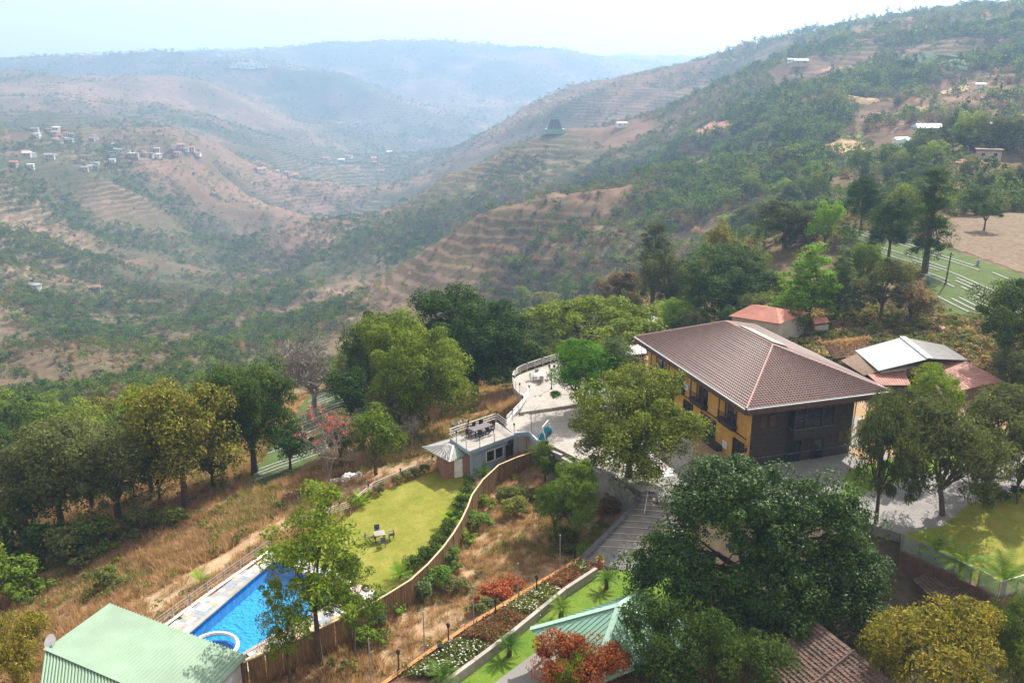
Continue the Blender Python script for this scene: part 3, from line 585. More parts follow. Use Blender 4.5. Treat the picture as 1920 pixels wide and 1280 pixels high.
for v in (hv(1430, 4.4), hv(1447, 4.4), hv(1578, 2, .9)): obj('small_window', MB().box(hp(W0 - .04, v, 4.6 if v < 8 else 2.0), (.12, .55, 1.2), math.atan2(ha.y, ha.x)), M['brownwood'], hotel)
obj('plinth_ledge', MB().bar(hp(W0 - .06, V0, .9), hp(W0 - .06, V1, .9), .1, .1), M['dark_conc'], hotel)

# ------------------------------------------------------------------ railings, walls and fences
def railing(label, pts, h=1.0, rails=4, gap=1.8, m=None, group=None, cap=None, posts=None, rr=.028):
    m = m or M['whitemetal']; t = thing('railing', label, 'railing', tuple(pts[0]), group=group)
    L = [0]
    for a, b in zip(pts, pts[1:]): L.append(L[-1] + (b - a).length)
    def at_(s):
        for i in range(len(pts) - 1):
            if s <= L[i + 1] or i == len(pts) - 2: return pts[i].lerp(pts[i + 1], (s - L[i]) / max(L[i + 1] - L[i], 1e-6))
    n = max(1, round(L[-1] / gap)); pb = None
    for k in range(n + 1):
        p = at_(L[-1] * k / n); o = obj('post', MB().box((p.x, p.y, p.z + h / 2), (.07, .07, h)), posts or m, t)
        if cap and k % 2 == 0: obj('post_lamp', MB().lathe((p.x, p.y, p.z + h), [(.05, 0), (.06, .02), (.11, .2), (.13, .23), (.02, .34)], 6), M['black'], o)
    for r in range(rails):
        z = Vector((0, 0, h * (1 - r * .8 / max(rails, 1)))); q = [p + z for p in pts]; obj('rail', MB().tube(q, rr if r else rr * 1.4, 5), m, t)
    return t
poolrail = [P(*q, LZ + .15) for q in ((290, 1184), (400, 1104), (508, 1029))]
railing('white railing on a kerb along the tiled side of the swimming pool', poolrail, .95, 3, 2.0, M['steel'], rr=.02)
obj('kerb', MB().tube([p + Vector((0, 0, -.05)) for p in poolrail], .14, 4), M['white'], bpy.data.objects['railing'])
lr = [P(*q, LZ) for q in ((556, 990), (660, 956), (700, 922), (760, 896), (812, 874))]
railing('pinkish white railing between the lawn and the bare earth slope', lr, 1.0, 4, 2.2, mat('pink_white_metal', (.66, .56, .52), (.55, .46, .43), 3, .5), cap=True)
t1 = [P(*q, .35) for q in ((1048, 677), (1030, 682), (1005, 690), (985, 697), (972, 703), (964, 710), (961, 718), (964, 728), (974, 738), (988, 745))]
railing('curved metal railing round the tip of the upper terrace', t1, 1.05, 5, 1.5, mat('warm_white_metal', (.66, .6, .56), (.55, .5, .46), 3, .5), cap=True)
t2 = [P(992, 743, .35), P(976, 770, .2), P(950, 797, 0)]
railing('white metal railing on the sloping parapet of the terrace steps', t2, 1.05, 4, 1.6, cap=True)
obj('parapet', MB().bar(t2[0], t2[2], .2, .7), M['white'], [o for o in C.objects if o.name.startswith('railing')][-1])
dk = [P(843, 821, 0), P(880, 846, 0), P(964, 815, 0), P(931, 791, 0)]
# annex below the deck
annex = thing('annex_building', 'low blue-grey annex with a flat railed deck for a roof', 'building', tuple(dk[1] + Vector((0, 0, LZ))))
cen = sum(dk, Vector()) / 4
ins = [p + (cen - p) * .2 for p in dk]
obj('wall', MB().prism(ins, LZ - .5, -.42), M['bluewall'], annex)
obj('deck_slab', MB().prism(dk, -.42, 0), M['bluewall'], annex)
obj('deck_paving', MB().prism([p + (cen - p) * .04 for p in dk], -.02, .02), M['conc'], annex)
dd = (ins[2] - ins[1]).normalized(); dn = Vector((dd.y, -dd.x, 0)); ang = math.atan2(dd.y, dd.x)
for s, w in ((2.4, 1.1), (3.6, 1.1)):
    c = ins[1] + dd * s + dn * .03; c.z = -1.55; o = obj('window', MB().box(c, (w, .06, 1.15), ang), M['glassdark'], annex)
    f = MB()
    for q in (-.5, .5): f.box(c + dd * (q * w) + dn * .02, (.07, .09, 1.25), ang); f.box(c + dn * .02 + Vector((0, 0, q * 1.2)), (w + .07, .09, .07), ang)
    obj('window_frame', f, M['white'], o)
c = ins[1] + dd * 5.1 + dn * .03; c.z = LZ + 1.05; obj('dark_doorway', MB().box(c, (1.0, .07, 2.1), ang), M['glassdark'], annex)
c = ins[1] + dd * .75 + dn * .03; c.z = LZ + 1.05; obj('steel_door', MB().box(c, (1.1, .07, 2.1), ang), M['bluewall'], annex)
railing('white metal railing round the flat deck of the annex', [dk[2], dk[3], dk[0], dk[1], dk[2] * .55 + dk[1] * .45], 1.0, 3, 1.9, cap=True, posts=M['steel'])
# brick hut beside the annex
b0, b1 = P(831, 898, LZ), P(886, 890, LZ); bd = (b1 - b0).normalized(); bn = Vector((-bd.y, bd.x, 0)); bl = (b1 - b0).length
hut = thing('brick_hut', 'small red brick hut with a white door and grey-green sheet roof', 'hut', tuple(b0))
obj('wall', MB().prism([b0, b1, b1 + bn * 2.6, b0 + bn * 2.6], LZ - .4, -.9), M['brick'], hut)
o = obj('door', MB().box(b0 + bd * (bl * .52) - bn * .03 + Vector((0, 0, 1.0)), (.85, .07, 2.0), math.atan2(bd.y, bd.x)), M['white'], hut); obj('handle', MB().box(b0 + bd * (bl * .52 + .3) - bn * .08 + Vector((0, 0, 1.0)), (.05, .05, .12)), M['black'], o)
r0, r1, r2, r3 = P(791, 838, -.9), P(843, 866, -.95), P(884, 849, -.95), P(843, 822, -.5); rt = P(850, 836, -.25); rt2 = P(836, 833, -.25)
rf = obj('roof', MB().slab([r0, r1, rt2], .06).slab([r1, rt, rt2], .06).slab([r1, r2, rt], .06).slab([r0, rt2, rt, r3], .06), M['oldsheet'], hut)
for k in range(6): obj('green_roof_sheet', MB().bar(rt.lerp(r3, .1).lerp(rt, k / 8) + Vector((0, 0, .05)), r1.lerp(r2, .3 + k * .12) + Vector((0, 0, .06)), .14, .03), M['greenroof'], rf)
for k in range(9): obj('roof_rib', MB().bar(r0.lerp(r1, k / 9) + Vector((0, 0, .05)), rt2.lerp(rt2, 0) + (r0.lerp(r1, k / 9) - r0.lerp(r1, .5)) * .12 + Vector((0, 0, .05)), .04), M['whitemetal'], rf)
obj('hip_cap', MB().bar(r1 + Vector((0, 0, .06)), rt + Vector((0, 0, .06)), .2, .04), M['white'], rf)
# retaining wall of the lower terrace
for k, (a, b) in enumerate((((964, 815), (992, 812)), ((992, 812), (1016, 837)))):
    t = tag(obj('retaining_wall', MB().bar(P(*a, .15), P(*b, .15), .22, .5).bar(P(*a, -1.8), P(*b, -1.8), .3, 3.4), M['bluewall']), ['blue-grey retaining wall meeting the annex deck corner', 'blue-grey retaining wall turning towards the stepped concrete wall'][k], 'wall')
sw = thing('stepped_wall', 'stepped grey concrete retaining wall between terrace and scrub plot', 'wall', tuple(P(1036, 842, -3)))
wpx = [(1030, 842), (1054, 852), (1080, 866), (1105, 874), (1128, 884), (1150, 896), (1172, 908), (1197, 926)]
for k in range(7):
    a, b = P(*wpx[k], .6), P(*wpx[k + 1], .6); zt = [.5, .25, .7, .45, .75, .4, .1][k]
    n = Vector((-(b - a).y, (b - a).x, 0)).normalized() * .11
    o = obj('wall_panel', MB().prism([a - n, b - n, b + n, a + n], -3.6, zt), M['grey'], sw); obj('coping', MB().prism([a - n * 1.4, b - n * 1.4, b + n * 1.4, a + n * 1.4], zt + .002, zt + .09), M['conc'], o)
kb = tag(obj('driveway_kerb', MB().tube([P(1197, 925, .2), P(1186, 950, -.15), P(1152, 985, -.7), P(1112, 1025, -1.35), P(1088, 1048, -1.85)], .26, 4), M['dark_conc']), 'dark blue-grey kerb wall curving along the paved driveway', 'kerb')
st_ = [P(974, 775, .0), P(1095, 757, .0)]
struct('terrace_step', MB().bar(st_[0] + Vector((0, -.25, .09)), st_[1] + Vector((0, -.25, .09)), .5, .18), M['dark_conc'])
# bamboo screen round the lawn
ft = [P(*q, -1.15) for q in ((430, 1253), (560, 1197), (690, 1135), (730, 1112), (770, 1087), (802, 1058), (830, 1027), (850, 1000), (865, 975), (877, 950), (885, 928), (905, 900), (935, 872), (968, 858), (1003, 846))]
fence = thing('bamboo_fence', 'tall brown bamboo screen fence curving between lawn and scrub plot', 'fence', tuple(ft[0] + Vector((0, 0, -2.2))))
for a, b in zip(ft, ft[1:]):
    n = max(1, round((b - a).length / 1.35)); nn = Vector((-(b - a).y, (b - a).x, 0)).normalized() * .04
    for k in range(n):
        p, q = a.lerp(b, k / n + .006), a.lerp(b, (k + 1) / n - .006); dz = random.Random(k + int(a.x * 7)).uniform(-.05, .04)
        sl_ = MB(); m_ = 9
        for s in range(m_):
            c0, c1 = p.lerp(q, s / m_), p.lerp(q, (s + .93) / m_); w_ = nn * (1 if s % 2 else .55); sl_.prism([c0 - w_, c1 - w_, c1 + w_, c0 + w_], -3.75, c0.z + dz)
        obj('fence_panel', sl_, M['bamboo'], fence)
    obj('top_rail', MB().bar(a + Vector((0, 0, .04)), b + Vector((0, 0, .04)), .13, .07), M['tan'], fence)
    obj('fence_post', MB().box((a.x, a.y, -2.4), (.13, .13, 2.55)), M['wood'], fence)
# flower terrace edging and wall
ed_ = [P(*q, BZ + .4) for q in edge_px]
tag(obj('bed_edging', MB().tube(ed_, .16, 4).tube([p + Vector((0, 0, -.5)) for p in ed_], .15, 4), M['orange']), 'orange edging strip between the flower bed and the scrub plot', 'edging')
wl_ = [P(*q, BZ + .35) for q in wall_px]; gw = thing('garden_wall', 'low grey garden wall between flower bed and lawn strip', 'wall', tuple(wl_[0]))
for a, b in zip(wl_, wl_[1:]):
    n = max(1, round((b - a).length / 3))
    for k in range(n): obj('wall_section', MB().bar(a.lerp(b, k / n + .004), a.lerp(b, (k + 1) / n - .004), .3, .8), M['conc'], gw)
# ------------------------------------------------------------------ swimming pool
pl_t = thing('swimming_pool', 'bright blue swimming pool with a patchwork tile surround', 'pool', tuple(pool[0]))
obj('pool_floor', MB().prism(pool, LZ - 1.45, LZ - 1.25), M['poolblue'], pl_t)
for a, b in zip(pool, pool[1:] + pool[:1]): obj('pool_wall', MB().bar(Vector((a.x, a.y, LZ - .72)), Vector((b.x, b.y, LZ - .72)), .08, 1.4), M['poolblue'], pl_t); obj('coping', MB().bar(a + Vector((0, 0, .02)), b + Vector((0, 0, .02)), .32, .1), M['conc'], pl_t)
wcen = sum(pool, Vector()) / 5
obj('water', MB().add([p + (wcen - p) * .003 + Vector((0, 0, -.16)) for p in pool], [tuple(range(5))[::-1]]), M['water'], pl_t)
kc = P(398, 1213, LZ); rr_ = MB()
ring = []
for k in range(33):
    t = 2 * math.pi * k / 32; ring.append(kc + Vector((1.75 * math.cos(t), 1.75 * math.sin(t), -.05)))
obj('children_pool_rim', MB().tube(ring, .16, 6, False), M['twhite'], pl_t)
obj('children_pool_floor', MB().lathe(kc, [(1.7, -.62), (1.7, -.55)], 24), mat('deep_blue_mosaic', (.012, .19, .56), (.01, .15, .48), 2, .4), pl_t)
sur = struct('pool_surround', MB().prism(deck_out, LZ - 1.7, LZ - 1.46), M['conc'])
mtl = [M['tan'], M['tgrey'], M['twhite'], M['tgrey'], M['tpink'], M['twhite']]
rnd = random.Random(5); tcount = 0; TS = .44
tmesh = MB().box((0, 0, 0), (TS * .965, TS * .965, .1)).mesh('tile')
tmesh.materials.append(None)
def tile_strip(a, b, c, d):
    """tiles laid between pool edge a-b and outer edge d-c, in rows along a-b"""
    global tcount
    e = (b - a).normalized(); nrm = Vector((-e.y, e.x, 0))
    if nrm.dot(d - a) < 0: nrm = -nrm
    L = (b - a).length; Wd = max(nrm.dot(d - a), nrm.dot(c - a)); poly = [a, b, c, d]
    j0 = int(min(0, e.dot(d - a)) / TS) - 1; j1 = int(max(L, e.dot(c - a)) / TS) + 1
    obj('surround_slab', MB().prism(poly, LZ - 1.45, LZ - .06), M['conc'], sur)
    for i in range(int(Wd / TS) + 1):
        for j in range(j0, j1):
            p = a + e * ((j + .5) * TS) + nrm * ((i + .5) * TS + .12)
            if inside(poly, np.array([p.x]), np.array([p.y]))[0]:
                o = bpy.data.objects.new('tile', tmesh); C.objects.link(o); o.parent = sur; o.location = (p.x, p.y, LZ - .03 + rnd.uniform(-.004, .004)); o.rotation_euler[2] = math.atan2(e.y, e.x)
                o.material_slots[0].link = 'OBJECT'; o.material_slots[0].material = rnd.choice(mtl); tcount += 1
tile_strip(pool[4], pool[0], deck_out[0], deck_out[4]); tile_strip(pool[0], pool[1], deck_out[1], deck_out[0]); tile_strip(pool[1], pool[2], deck_out[2], deck_out[1])
print('tiles', tcount)
# ------------------------------------------------------------------ green sheet roof by the pool
def corrugated(p0, p1, q0, q1, pitch, amp, thick=.0):
    """sheet between edges p0-p1 and q0-q1, ribs running from p to q"""
    p0, p1, q0, q1 = map(Vector, (p0, p1, q0, q1)); n = int((p1 - p0).length / pitch) * 4; nrm = (p1 - p0).cross(q0 - p0).normalized()
    if nrm.z < 0: nrm = -nrm
    vv = []
    for k in range(n + 1):
        h = nrm * (amp if k % 4 in (1, 2) else 0); vv += [p0.lerp(p1, k / n) + h, q0.lerp(q1, k / n) + h]
    m = len(vv); vv += [v - nrm * .05 for v in vv]
    ff = [(2 * k, 2 * k + 2, 2 * k + 3, 2 * k + 1) for k in range(n)] + [(m + 2 * k, m + 2 * k + 1, m + 2 * k + 3, m + 2 * k + 2) for k in range(n)]
    return MB().add(vv, ff)
A_, B_ = P(205, 1131, .1), P(464, 1229, .1); ee = (B_ - A_).normalized(); Dd = P(85, 1217, .7); Cc = Dd + (B_ - A_); D2 = P(72, 1310, .0); C2 = D2 + (B_ - A_); dl = D2 - A_; dl.z = 0; dL = dl.length; dl.normalize()
ph = thing('poolside_building', 'white-walled building with a large pale green corrugated roof by the pool', 'building', tuple((A_ + B_) / 2 + Vector((0, 0, -3.4))))
for q_ in ((A_, B_, Dd, Cc), (Dd, Cc, D2, C2)): obj('roof_sheet', corrugated(*q_, .29, .09), M['greenroof'], ph)
obj('ridge_cap', MB().bar(Dd + Vector((0, 0, .12)), Cc + Vector((0, 0, .12)), .3, .03), M['greenroof'], ph)
wp = [A_ + ee * .5 + dl * .5, B_ - ee * .45 + dl * .5, C2 - ee * .45 - dl * .5, D2 + ee * .5 - dl * .5]
obj('wall', MB().prism(wp, LZ - .6, -.12), mat('dirty_white_wall', (.56, .55, .53), (.46, .45, .43), 1, .9, stain=(.36, .35, .33)), ph)
for q_ in (ee * .5, (B_ - A_) - ee * .45): obj('gable', MB().add([A_ + q_ + dl * .5 + Vector((0, 0, -.24)), Dd + q_ + Vector((0, 0, -.1)), D2 + q_ - dl * .5 + Vector((0, 0, -.14))], [(0, 1, 2)]), bpy.data.materials['dirty_white_wall'], ph)
obj('corner_post', MB().box(B_ - ee * .4 + dl * .42 + Vector((0, 0, -1.7)), (.14, .14, 3.2)), M['brownwood'], ph)
sdish = thing('satellite_dish', 'small white satellite dish beside the green corrugated roof', 'dish', tuple(P(97, 1215, .4)))
c = P(95, 1203, .9); obj('reflector', MB().lathe((0, 0, 0), [(.02, -.1), (.25, -.06), (.5, .04), (.52, .05), (.25, -.04)], 14).mesh('reflector'), M['white'], sdish, loc=(0, 0, .5)).rotation_euler = (R(55), 0, R(-30))
obj('mast', MB().tube([(0, 0, -1.5), (0, 0, .45)], .03, 6), M['steel'], sdish, loc=(0, 0, 0))
# ------------------------------------------------------------------ sea-green gazebo roof
e_ = Vector((.5, -.866, 0)); f_ = Vector((.866, .5, 0)); g0 = P(994, 1179, .3); ap = g0 + e_ * 3.5 + f_ * 4.8 + Vector((0, 0, 2.3)); gaz = thing('garden_pavilion', 'pavilion with a sea-green ribbed pyramid roof under the giant tree', 'pavilion', (ap.x, ap.y, BZ))
ctr = Vector((ap.x, ap.y, .3)); g_ = [g0, g0 + e_ * 7, g0 + e_ * 7 + f_ * 9.6, g0 + f_ * 9.6]
for k in range(4):
    a, b = g_[k], g_[(k + 1) % 4]
    obj('roof_panel', MB().slab([a, b, ap], .05), M['gazebo'], gaz)
    n = (b - a).cross(ap - a).normalized(); n = n if n.z > 0 else -n; rb = MB()
    for s in range(1, 20):
        t = s / 20; lo_ = a.lerp(b, t); mid = a.lerp(b, .5); hi_ = lo_ + (ap - mid) * (1 - abs(2 * t - 1)); rb.bar(lo_ + n * .02, hi_ + n * .02, .05, .05, n)
    obj('roof_rib', rb, M['gazebo'], gaz); obj('hip_flashing', MB().bar(a + Vector((0, 0, .05)), ap + Vector((0, 0, .05)), .4, .05), mat('light_sea_green', (.32, .49, .38), (.28, .43, .34), 1, .5) if k == 0 else bpy.data.materials['light_sea_green'], gaz)
    obj('post', MB().box(ctr + (a - ctr) * .86 + Vector((0, 0, -1.1)), (.18, .18, 2.9)), M['conc'], gaz)
# ------------------------------------------------------------------ vegetation builders
def rng(s): return np.random.default_rng(s)
def unit(v): return v / (np.linalg.norm(v, axis=-1, keepdims=True) + 1e-9)
def leaves(cent, nrm, L, Wd, r, jitter=.6, droop=0.0):
    """one rhombic leaf per centre"""
    n = len(cent); nn = unit(nrm + r.normal(0, jitter, (n, 3))); t = unit(np.cross(nn, r.normal(0, 1, (n, 3))))
    if droop: t = unit(t + np.array([0, 0, -droop])); nn = unit(np.cross(np.cross(t, nn), t))
    b = np.cross(nn, t); s = r.uniform(.65, 1.3, (n, 1)); l = t * L * s / 2; w = b * Wd * s / 2
    return np.stack([cent - l, cent + w - l * .1, cent + l, cent - w - l * .1], 1)
def crown(env, n_cl, cr, per, L, Wd, seed, jitter=.45, droop=0, shell=.6, flat=.8, up=.45):
    """env: list of (centre, radii, share); clumps of leaves through the envelope volume"""
    r = rng(seed); sh = np.array([e[2] for e in env], float); sh /= sh.sum(); cs, out = [], []
    for (c, rad, _), s in zip(env, sh):
        k = max(1, int(n_cl * s)); d = unit(r.normal(0, 1, (k, 3))); d[:, 2] = np.where(d[:, 2] < -.6, -d[:, 2] * .6, d[:, 2])
        q = np.array(c) + d * np.array(rad) * (shell + (1 - shell) * r.uniform(0, 1, (k, 1))) * r.uniform(.82, 1.08, (k, 1)); cs.append(q)
    cs = np.concatenate(cs)
    for c in cs:
        rr = cr * r.choice([.5, .7, .9, 1.15, 1.4]); n = int(per * r.uniform(.6, 1.3)); d = unit(r.normal(0, 1, (n, 3)) + np.array([0, 0, up])); rad = r.uniform(.35, 1, (n, 1)) ** .5
        p = c + d * rad * rr * np.array([1, 1, flat]); out.append(leaves(p, d + np.array([0, 0, .3]), L, Wd, r, jitter, droop))
    return np.concatenate(out), cs
def skeleton(cs, h0, r0, seed, lean=(0, 0), limbs=6, forks=1, fork_h=.3):
    """trunk, limbs and twigs reaching the clumps"""
    r = rng(seed); mb = MB(); top = np.array([lean[0], lean[1], h0]); cs = np.asarray(cs)
    mb.tube([(0, 0, -.4), (top[0] * .15, top[1] * .15, h0 * .35), tuple(top * np.array([.6, .6, .75])), tuple(top)], [r0 * 1.35, r0, r0 * .85, r0 * .7], 7)
    idx = r.choice(len(cs), min(limbs, len(cs)), replace=False); hub = cs[idx]; own = np.argmin(((cs[:, None] - hub[None]) ** 2).sum(-1), 1)
    for k in range(len(hub)):
        m = cs[own == k]; e = m.mean(0); e = top + (e - top) * .72; mid = top + (e - top) * .5 + r.normal(0, .12, 3) * np.linalg.norm(e - top) * .5; mid[2] += .12 * np.linalg.norm(e - top)
        mb.tube([tuple(top * .97), tuple(mid), tuple(e)], [r0 * .55, r0 * .38, r0 * .22], 5)
        for c in m[:7]:
            a = mid if r.random() < .4 else e; q = (a + c) / 2 + r.normal(0, .1, 3); mb.tube([tuple(a), tuple(q), tuple(c)], [r0 * .2, r0 * .13, r0 * .05], 4, False)
    return mb
def branchy(seed, levels, L0, r0, spread, up=.25, ratio=.72, kids=3, twig=.012):
    """bare branching; returns mesh and tip points"""
    r = random.Random(seed); mb = MB(); tips = []
    def grow(p, d, L, rad, lev):
        pts = [p]; q = p.copy(); dd = d.copy()
        for k in range(3):
            dd = (dd + Vector((r.gauss(0, .16), r.gauss(0, .16), r.gauss(.04, .1)))).normalized(); q = q + dd * (L / 3); pts.append(q.copy())
        mb.tube(pts, [rad, rad * .86, rad * .74, rad * .62], 6 if lev < 2 else (4 if lev < 4 else 3), lev == 0)
        if lev >= levels: tips.append(q); return
        for k in range(kids + (r.random() < .4)):
            ax = Vector((r.gauss(0, 1), r.gauss(0, 1), r.gauss(up, .4))).normalized(); nd = (dd * (1 - spread) + ax * spread).normalized()
            st = pts[r.choice((2, 3, 3))]; grow(st.copy(), nd, L * ratio * r.uniform(.75, 1.15), max(rad * .6, twig), lev + 1)
    grow(Vector((0, 0, -.2)), Vector((.05, 0, 1)), L0, r0, 0); return mb, tips
G = {}
LM = dict(
    dark=leaf_mat('dark_glossy_leaves', [(0, (.026, .055, .01)), (.5, (.052, .10, .014)), (.85, (.10, .165, .02)), (1, (.18, .25, .04))], .2, .5, .15, gain=1.02),
    deep=leaf_mat('deep_green_leaves', [(0, (.026, .05, .012)), (.6, (.05, .088, .018)), (1, (.10, .15, .032))], .26, gain=1.35),
    mid=leaf_mat('mid_green_leaves', [(0, (.045, .08, .012)), (.5, (.09, .14, .018)), (1, (.17, .22, .034))], .34, gain=1.45),
    limegreen=leaf_mat('lime_olive_leaves', [(0, (.045, .07, .012)), (.5, (.095, .125, .018)), (.85, (.16, .19, .022)), (1, (.28, .27, .04))], .34, gain=1.45),  # wide random mix per leaf, dark olive to yellow-green
    bright=leaf_mat('bright_green_leaves', [(0, (.06, .14, .012)), (.5, (.11, .22, .018)), (1, (.19, .31, .035))], .36, gain=1.5),
    lime=leaf_mat('yellow_green_leaves', [(0, (.065, .115, .012)), (.5, (.12, .18, .018)), (1, (.22, .265, .04))], .36, gain=1.5),
    gold=leaf_mat('golden_olive_leaves', [(0, (.08, .095, .018)), (.5, (.15, .15, .022)), (.85, (.27, .22, .026)), (1, (.38, .30, .055))], .32, gain=1.35),
    olive=leaf_mat('grey_olive_leaves', [(0, (.05, .062, .024)), (.5, (.085, .10, .038)), (1, (.15, .165, .07))], .28, gain=1.35),
    grey=leaf_mat('silver_green_leaves', [(0, (.06, .09, .045)), (.5, (.10, .14, .07)), (1, (.18, .225, .12))], .32, gain=1.35),
    brown=leaf_mat('brown_green_leaves', [(0, (.07, .055, .02)), (.5, (.15, .105, .04)), (1, (.26, .17, .07))], .28, gain=1.35),
    red=leaf_mat('rust_red_leaves', [(0, (.12, .025, .012)), (.5, (.26, .065, .022)), (1, (.40, .14, .045))], .32, gain=1.35),
    fern=leaf_mat('fern_leaves', [(0, (.05, .10, .018)), (.5, (.09, .165, .028)), (1, (.16, .25, .05))], .32, gain=1.3),
    coral=leaf_mat('coral_blossom', [(0, (.50, .10, .09)), (1, (.66, .24, .20))], .3), pink=leaf_mat('pale_blossom', [(0, (.5, .36, .28)), (1, (.65, .5, .38))], .3),
    straw=leaf_mat('straw_blades', [(0, (.30, .175, .10)), (.5, (.47, .31, .19)), (1, (.63, .46, .30))], .4, .9, .05, .15), rufous=leaf_mat('rufous_blades', [(0, (.28, .16, .095)), (.5, (.43, .27, .17)), (1, (.56, .40, .27))], .4, .9, .05, .15),
    weed=leaf_mat('weed_leaves', [(0, (.07, .10, .022)), (.5, (.14, .17, .04)), (1, (.25, .25, .08))], .4, gain=1.2),
    white=leaf_mat('white_petals', [(0, (.62, .62, .55)), (1, (.85, .84, .78))], .3), petal=leaf_mat('crimson_petals', [(0, (.36, .03, .05)), (1, (.58, .09, .10))], .3),
)
PROTO = {}      # name -> (crown mesh, trunk mesh, height, width, bark)
def proto(name, env, n_cl, cr, per, L, Wd, h0, r0, seed, jitter=.45, droop=0, shell=.6, lean=(0, 0), limbs=6, bark='bark', flat=.8):
    V, cs = crown(env, n_cl, cr, per, L, Wd, seed, jitter, droop, shell, flat)
    cm = quads_mesh('crown', V); cm.materials.append(None); tm = skeleton(cs, h0, r0, seed, lean, limbs).mesh('trunk'); tm.materials.append(M[bark])
    v = V.reshape(-1, 3); PROTO[name] = (cm, tm, float(np.percentile(v[:, 2], 99.5)), float(np.percentile(v[:, 0], 99) - np.percentile(v[:, 0], 1)))
proto('round', [((0, 0, 5.3), (3.9, 3.9, 3.9), 3), ((1.6, .8, 7.4), (2.5, 2.5, 2.0), 1), ((-2, -1, 4.0), (2.6, 2.6, 2.6), 1.2)], 88, 1.1, 300, .25, .12, 2.6, .28, 1)
proto('round_b', [((-.8, 0, 5.2), (3.4, 3.6, 4.0), 2.4), ((2.0, -.6, 4.4), (2.6, 2.6, 2.8), 1.4), ((0, 1.8, 7.0), (2.4, 2.2, 2.1), 1)], 84, 1.05, 300, .24, .115, 2.8, .26, 2)
proto('dome', [((0, 0, 5.6), (5.2, 5.2, 5.0), 3), ((2.4, 1, 8.3), (3.3, 3.3, 2.5), 1), ((-2.8, -1.5, 4.8), (3.3, 3.3, 3.4), 1.2), ((1.5, -3, 5.5), (2.8, 2.8, 3), 1)], 185, 1.15, 270, .24, .115, 2.6, .36, 31, limbs=10)
proto('open', [((0, 0, 6.8), (2.6, 2.6, 3.2), 2), ((1.9, .5, 5.2), (2.0, 2, 1.7), 1), ((-1.9, -.4, 5.0), (2.1, 2, 2.0), 1.1), ((.4, -1.2, 9.0), (1.6, 1.6, 1.5), .7)], 60, .75, 210, .23, .085, 3.2, .15, 3, .75, .3, .5, (.3, .1), 9)
proto('wide', [((0, 0, 5.6), (5.2, 4.4, 1.7), 3), ((2.6, 1, 5.0), (3, 3, 1.6), 1), ((-2.8, -.6, 5.2), (3, 3, 1.5), 1)], 84, .95, 240, .25, .12, 2.6, .3, 4, limbs=9)
proto('cone', [((0, 0, z_), (2.5 * (1 - (z_ - 2.6) / 8.2) ** .75,) * 2 + (.9,), (1 - (z_ - 2.6) / 8.4) ** 1.4 + .06) for z_ in np.arange(2.8, 10.4, .6)], 150, .5, 130, .19, .085, 2.6, .22, 5, .5, .2, .5)
proto('column', [((0, 0, 3.6), (1.2, 1.2, 2.4), 1), ((0, 0, 6.6), (1.05, 1.05, 2.6), 1)], 34, .62, 130, .2, .09, 2.2, .15, 6, .6, .3)
proto('tall', [((0, 0, 4.4), (1.8, 1.8, 2.2), .8), ((.2, 0, 7.0), (2.1, 2.1, 2.4), 1), ((-.3, .2, 10.6), (2.3, 2.2, 2.6), 1.2), ((.3, 0, 14), (1.9, 1.9, 2.3), 1), ((0, 0, 16.2), (1.0, 1.0, 1.3), .4)], 92, .9, 210, .22, .10, 9.5, .28, 7, .7, .3, limbs=14)
proto('feathery', [((-.7, 0, 3.6), (2.0, 2, 2.8), 1.2), ((.9, .3, 3.4), (1.9, 1.9, 2.6), 1), ((0, 0, 5.4), (1.6, 1.6, 1.8), .9)], 70, .75, 260, .32, .045, 1.2, .2, 8, .8, .5, .5)
proto('scrubtree', [((0, 0, 3.0), (2.2, 2.2, 2.1), 2), ((1, .5, 3.9), (1.5, 1.5, 1.3), 1), ((-1.1, -.3, 2.6), (1.5, 1.5, 1.5), 1)], 40, .72, 150, .23, .11, 1.2, .14, 9)
proto('tufted', [((0, 0, 4.0), (3.2, 3.2, 2.6), 2.4), ((2.1, .6, 5.3), (1.4, 1.4, 1.1), .8), ((-1.8, .8, 5.2), (1.5, 1.5, 1.1), .8), ((.2, -1.8, 3.0), (2.0, 2.0, 1.7), 1)], 84, .88, 250, .25, .085, 2.0, .2, 10, .6, .5, .75, (.4, .2), 10)
proto('shrub', [((0, 0, .9), (1.3, 1.3, 1.0), 1), ((.5, .3, 1.4), (.8, .8, .7), .6)], 22, .5, 100, .2, .1, .4, .05, 11)
proto('bushball', [((0, 0, .42), (.42, .42, .38), 1)], 16, .2, 60, .11, .06, .15, .03, 12)
tcnt = {}
def tree(pname, leaf, px, pyb, pyt, wpx, label, name='tree', cat='tree', group=None, at=None, rz=None, bark=None):
    """stand a tree where the photo shows its foot, as tall and wide as it appears"""
    cm, tm, ph_, pw = PROTO[pname]; b = at if at is not None else march(px, pyb); top = PY(px, pyt, b.y); dist = b.y * CP - (b.z - H) * SP
    hgt = max(.5, top.z - b.z); wid = wpx / F * dist; r = random.Random(int(px * 3 + pyb)); rz = r.uniform(0, 6.28) if rz is None else rz
    t = thing(name, label, cat, tuple(b), rz, group); t.scale = (wid / pw, wid / pw, hgt / ph_)
    o = obj('trunk', tm, None, t, (0, 0, 0)); 
    if bark: o.material_slots[0].link = 'OBJECT'; o.material_slots[0].material = M[bark]
    o = obj('crown', cm, None, t, (0, 0, 0)); o.material_slots[0].link = 'OBJECT'; o.material_slots[0].material = LM[leaf]; return t
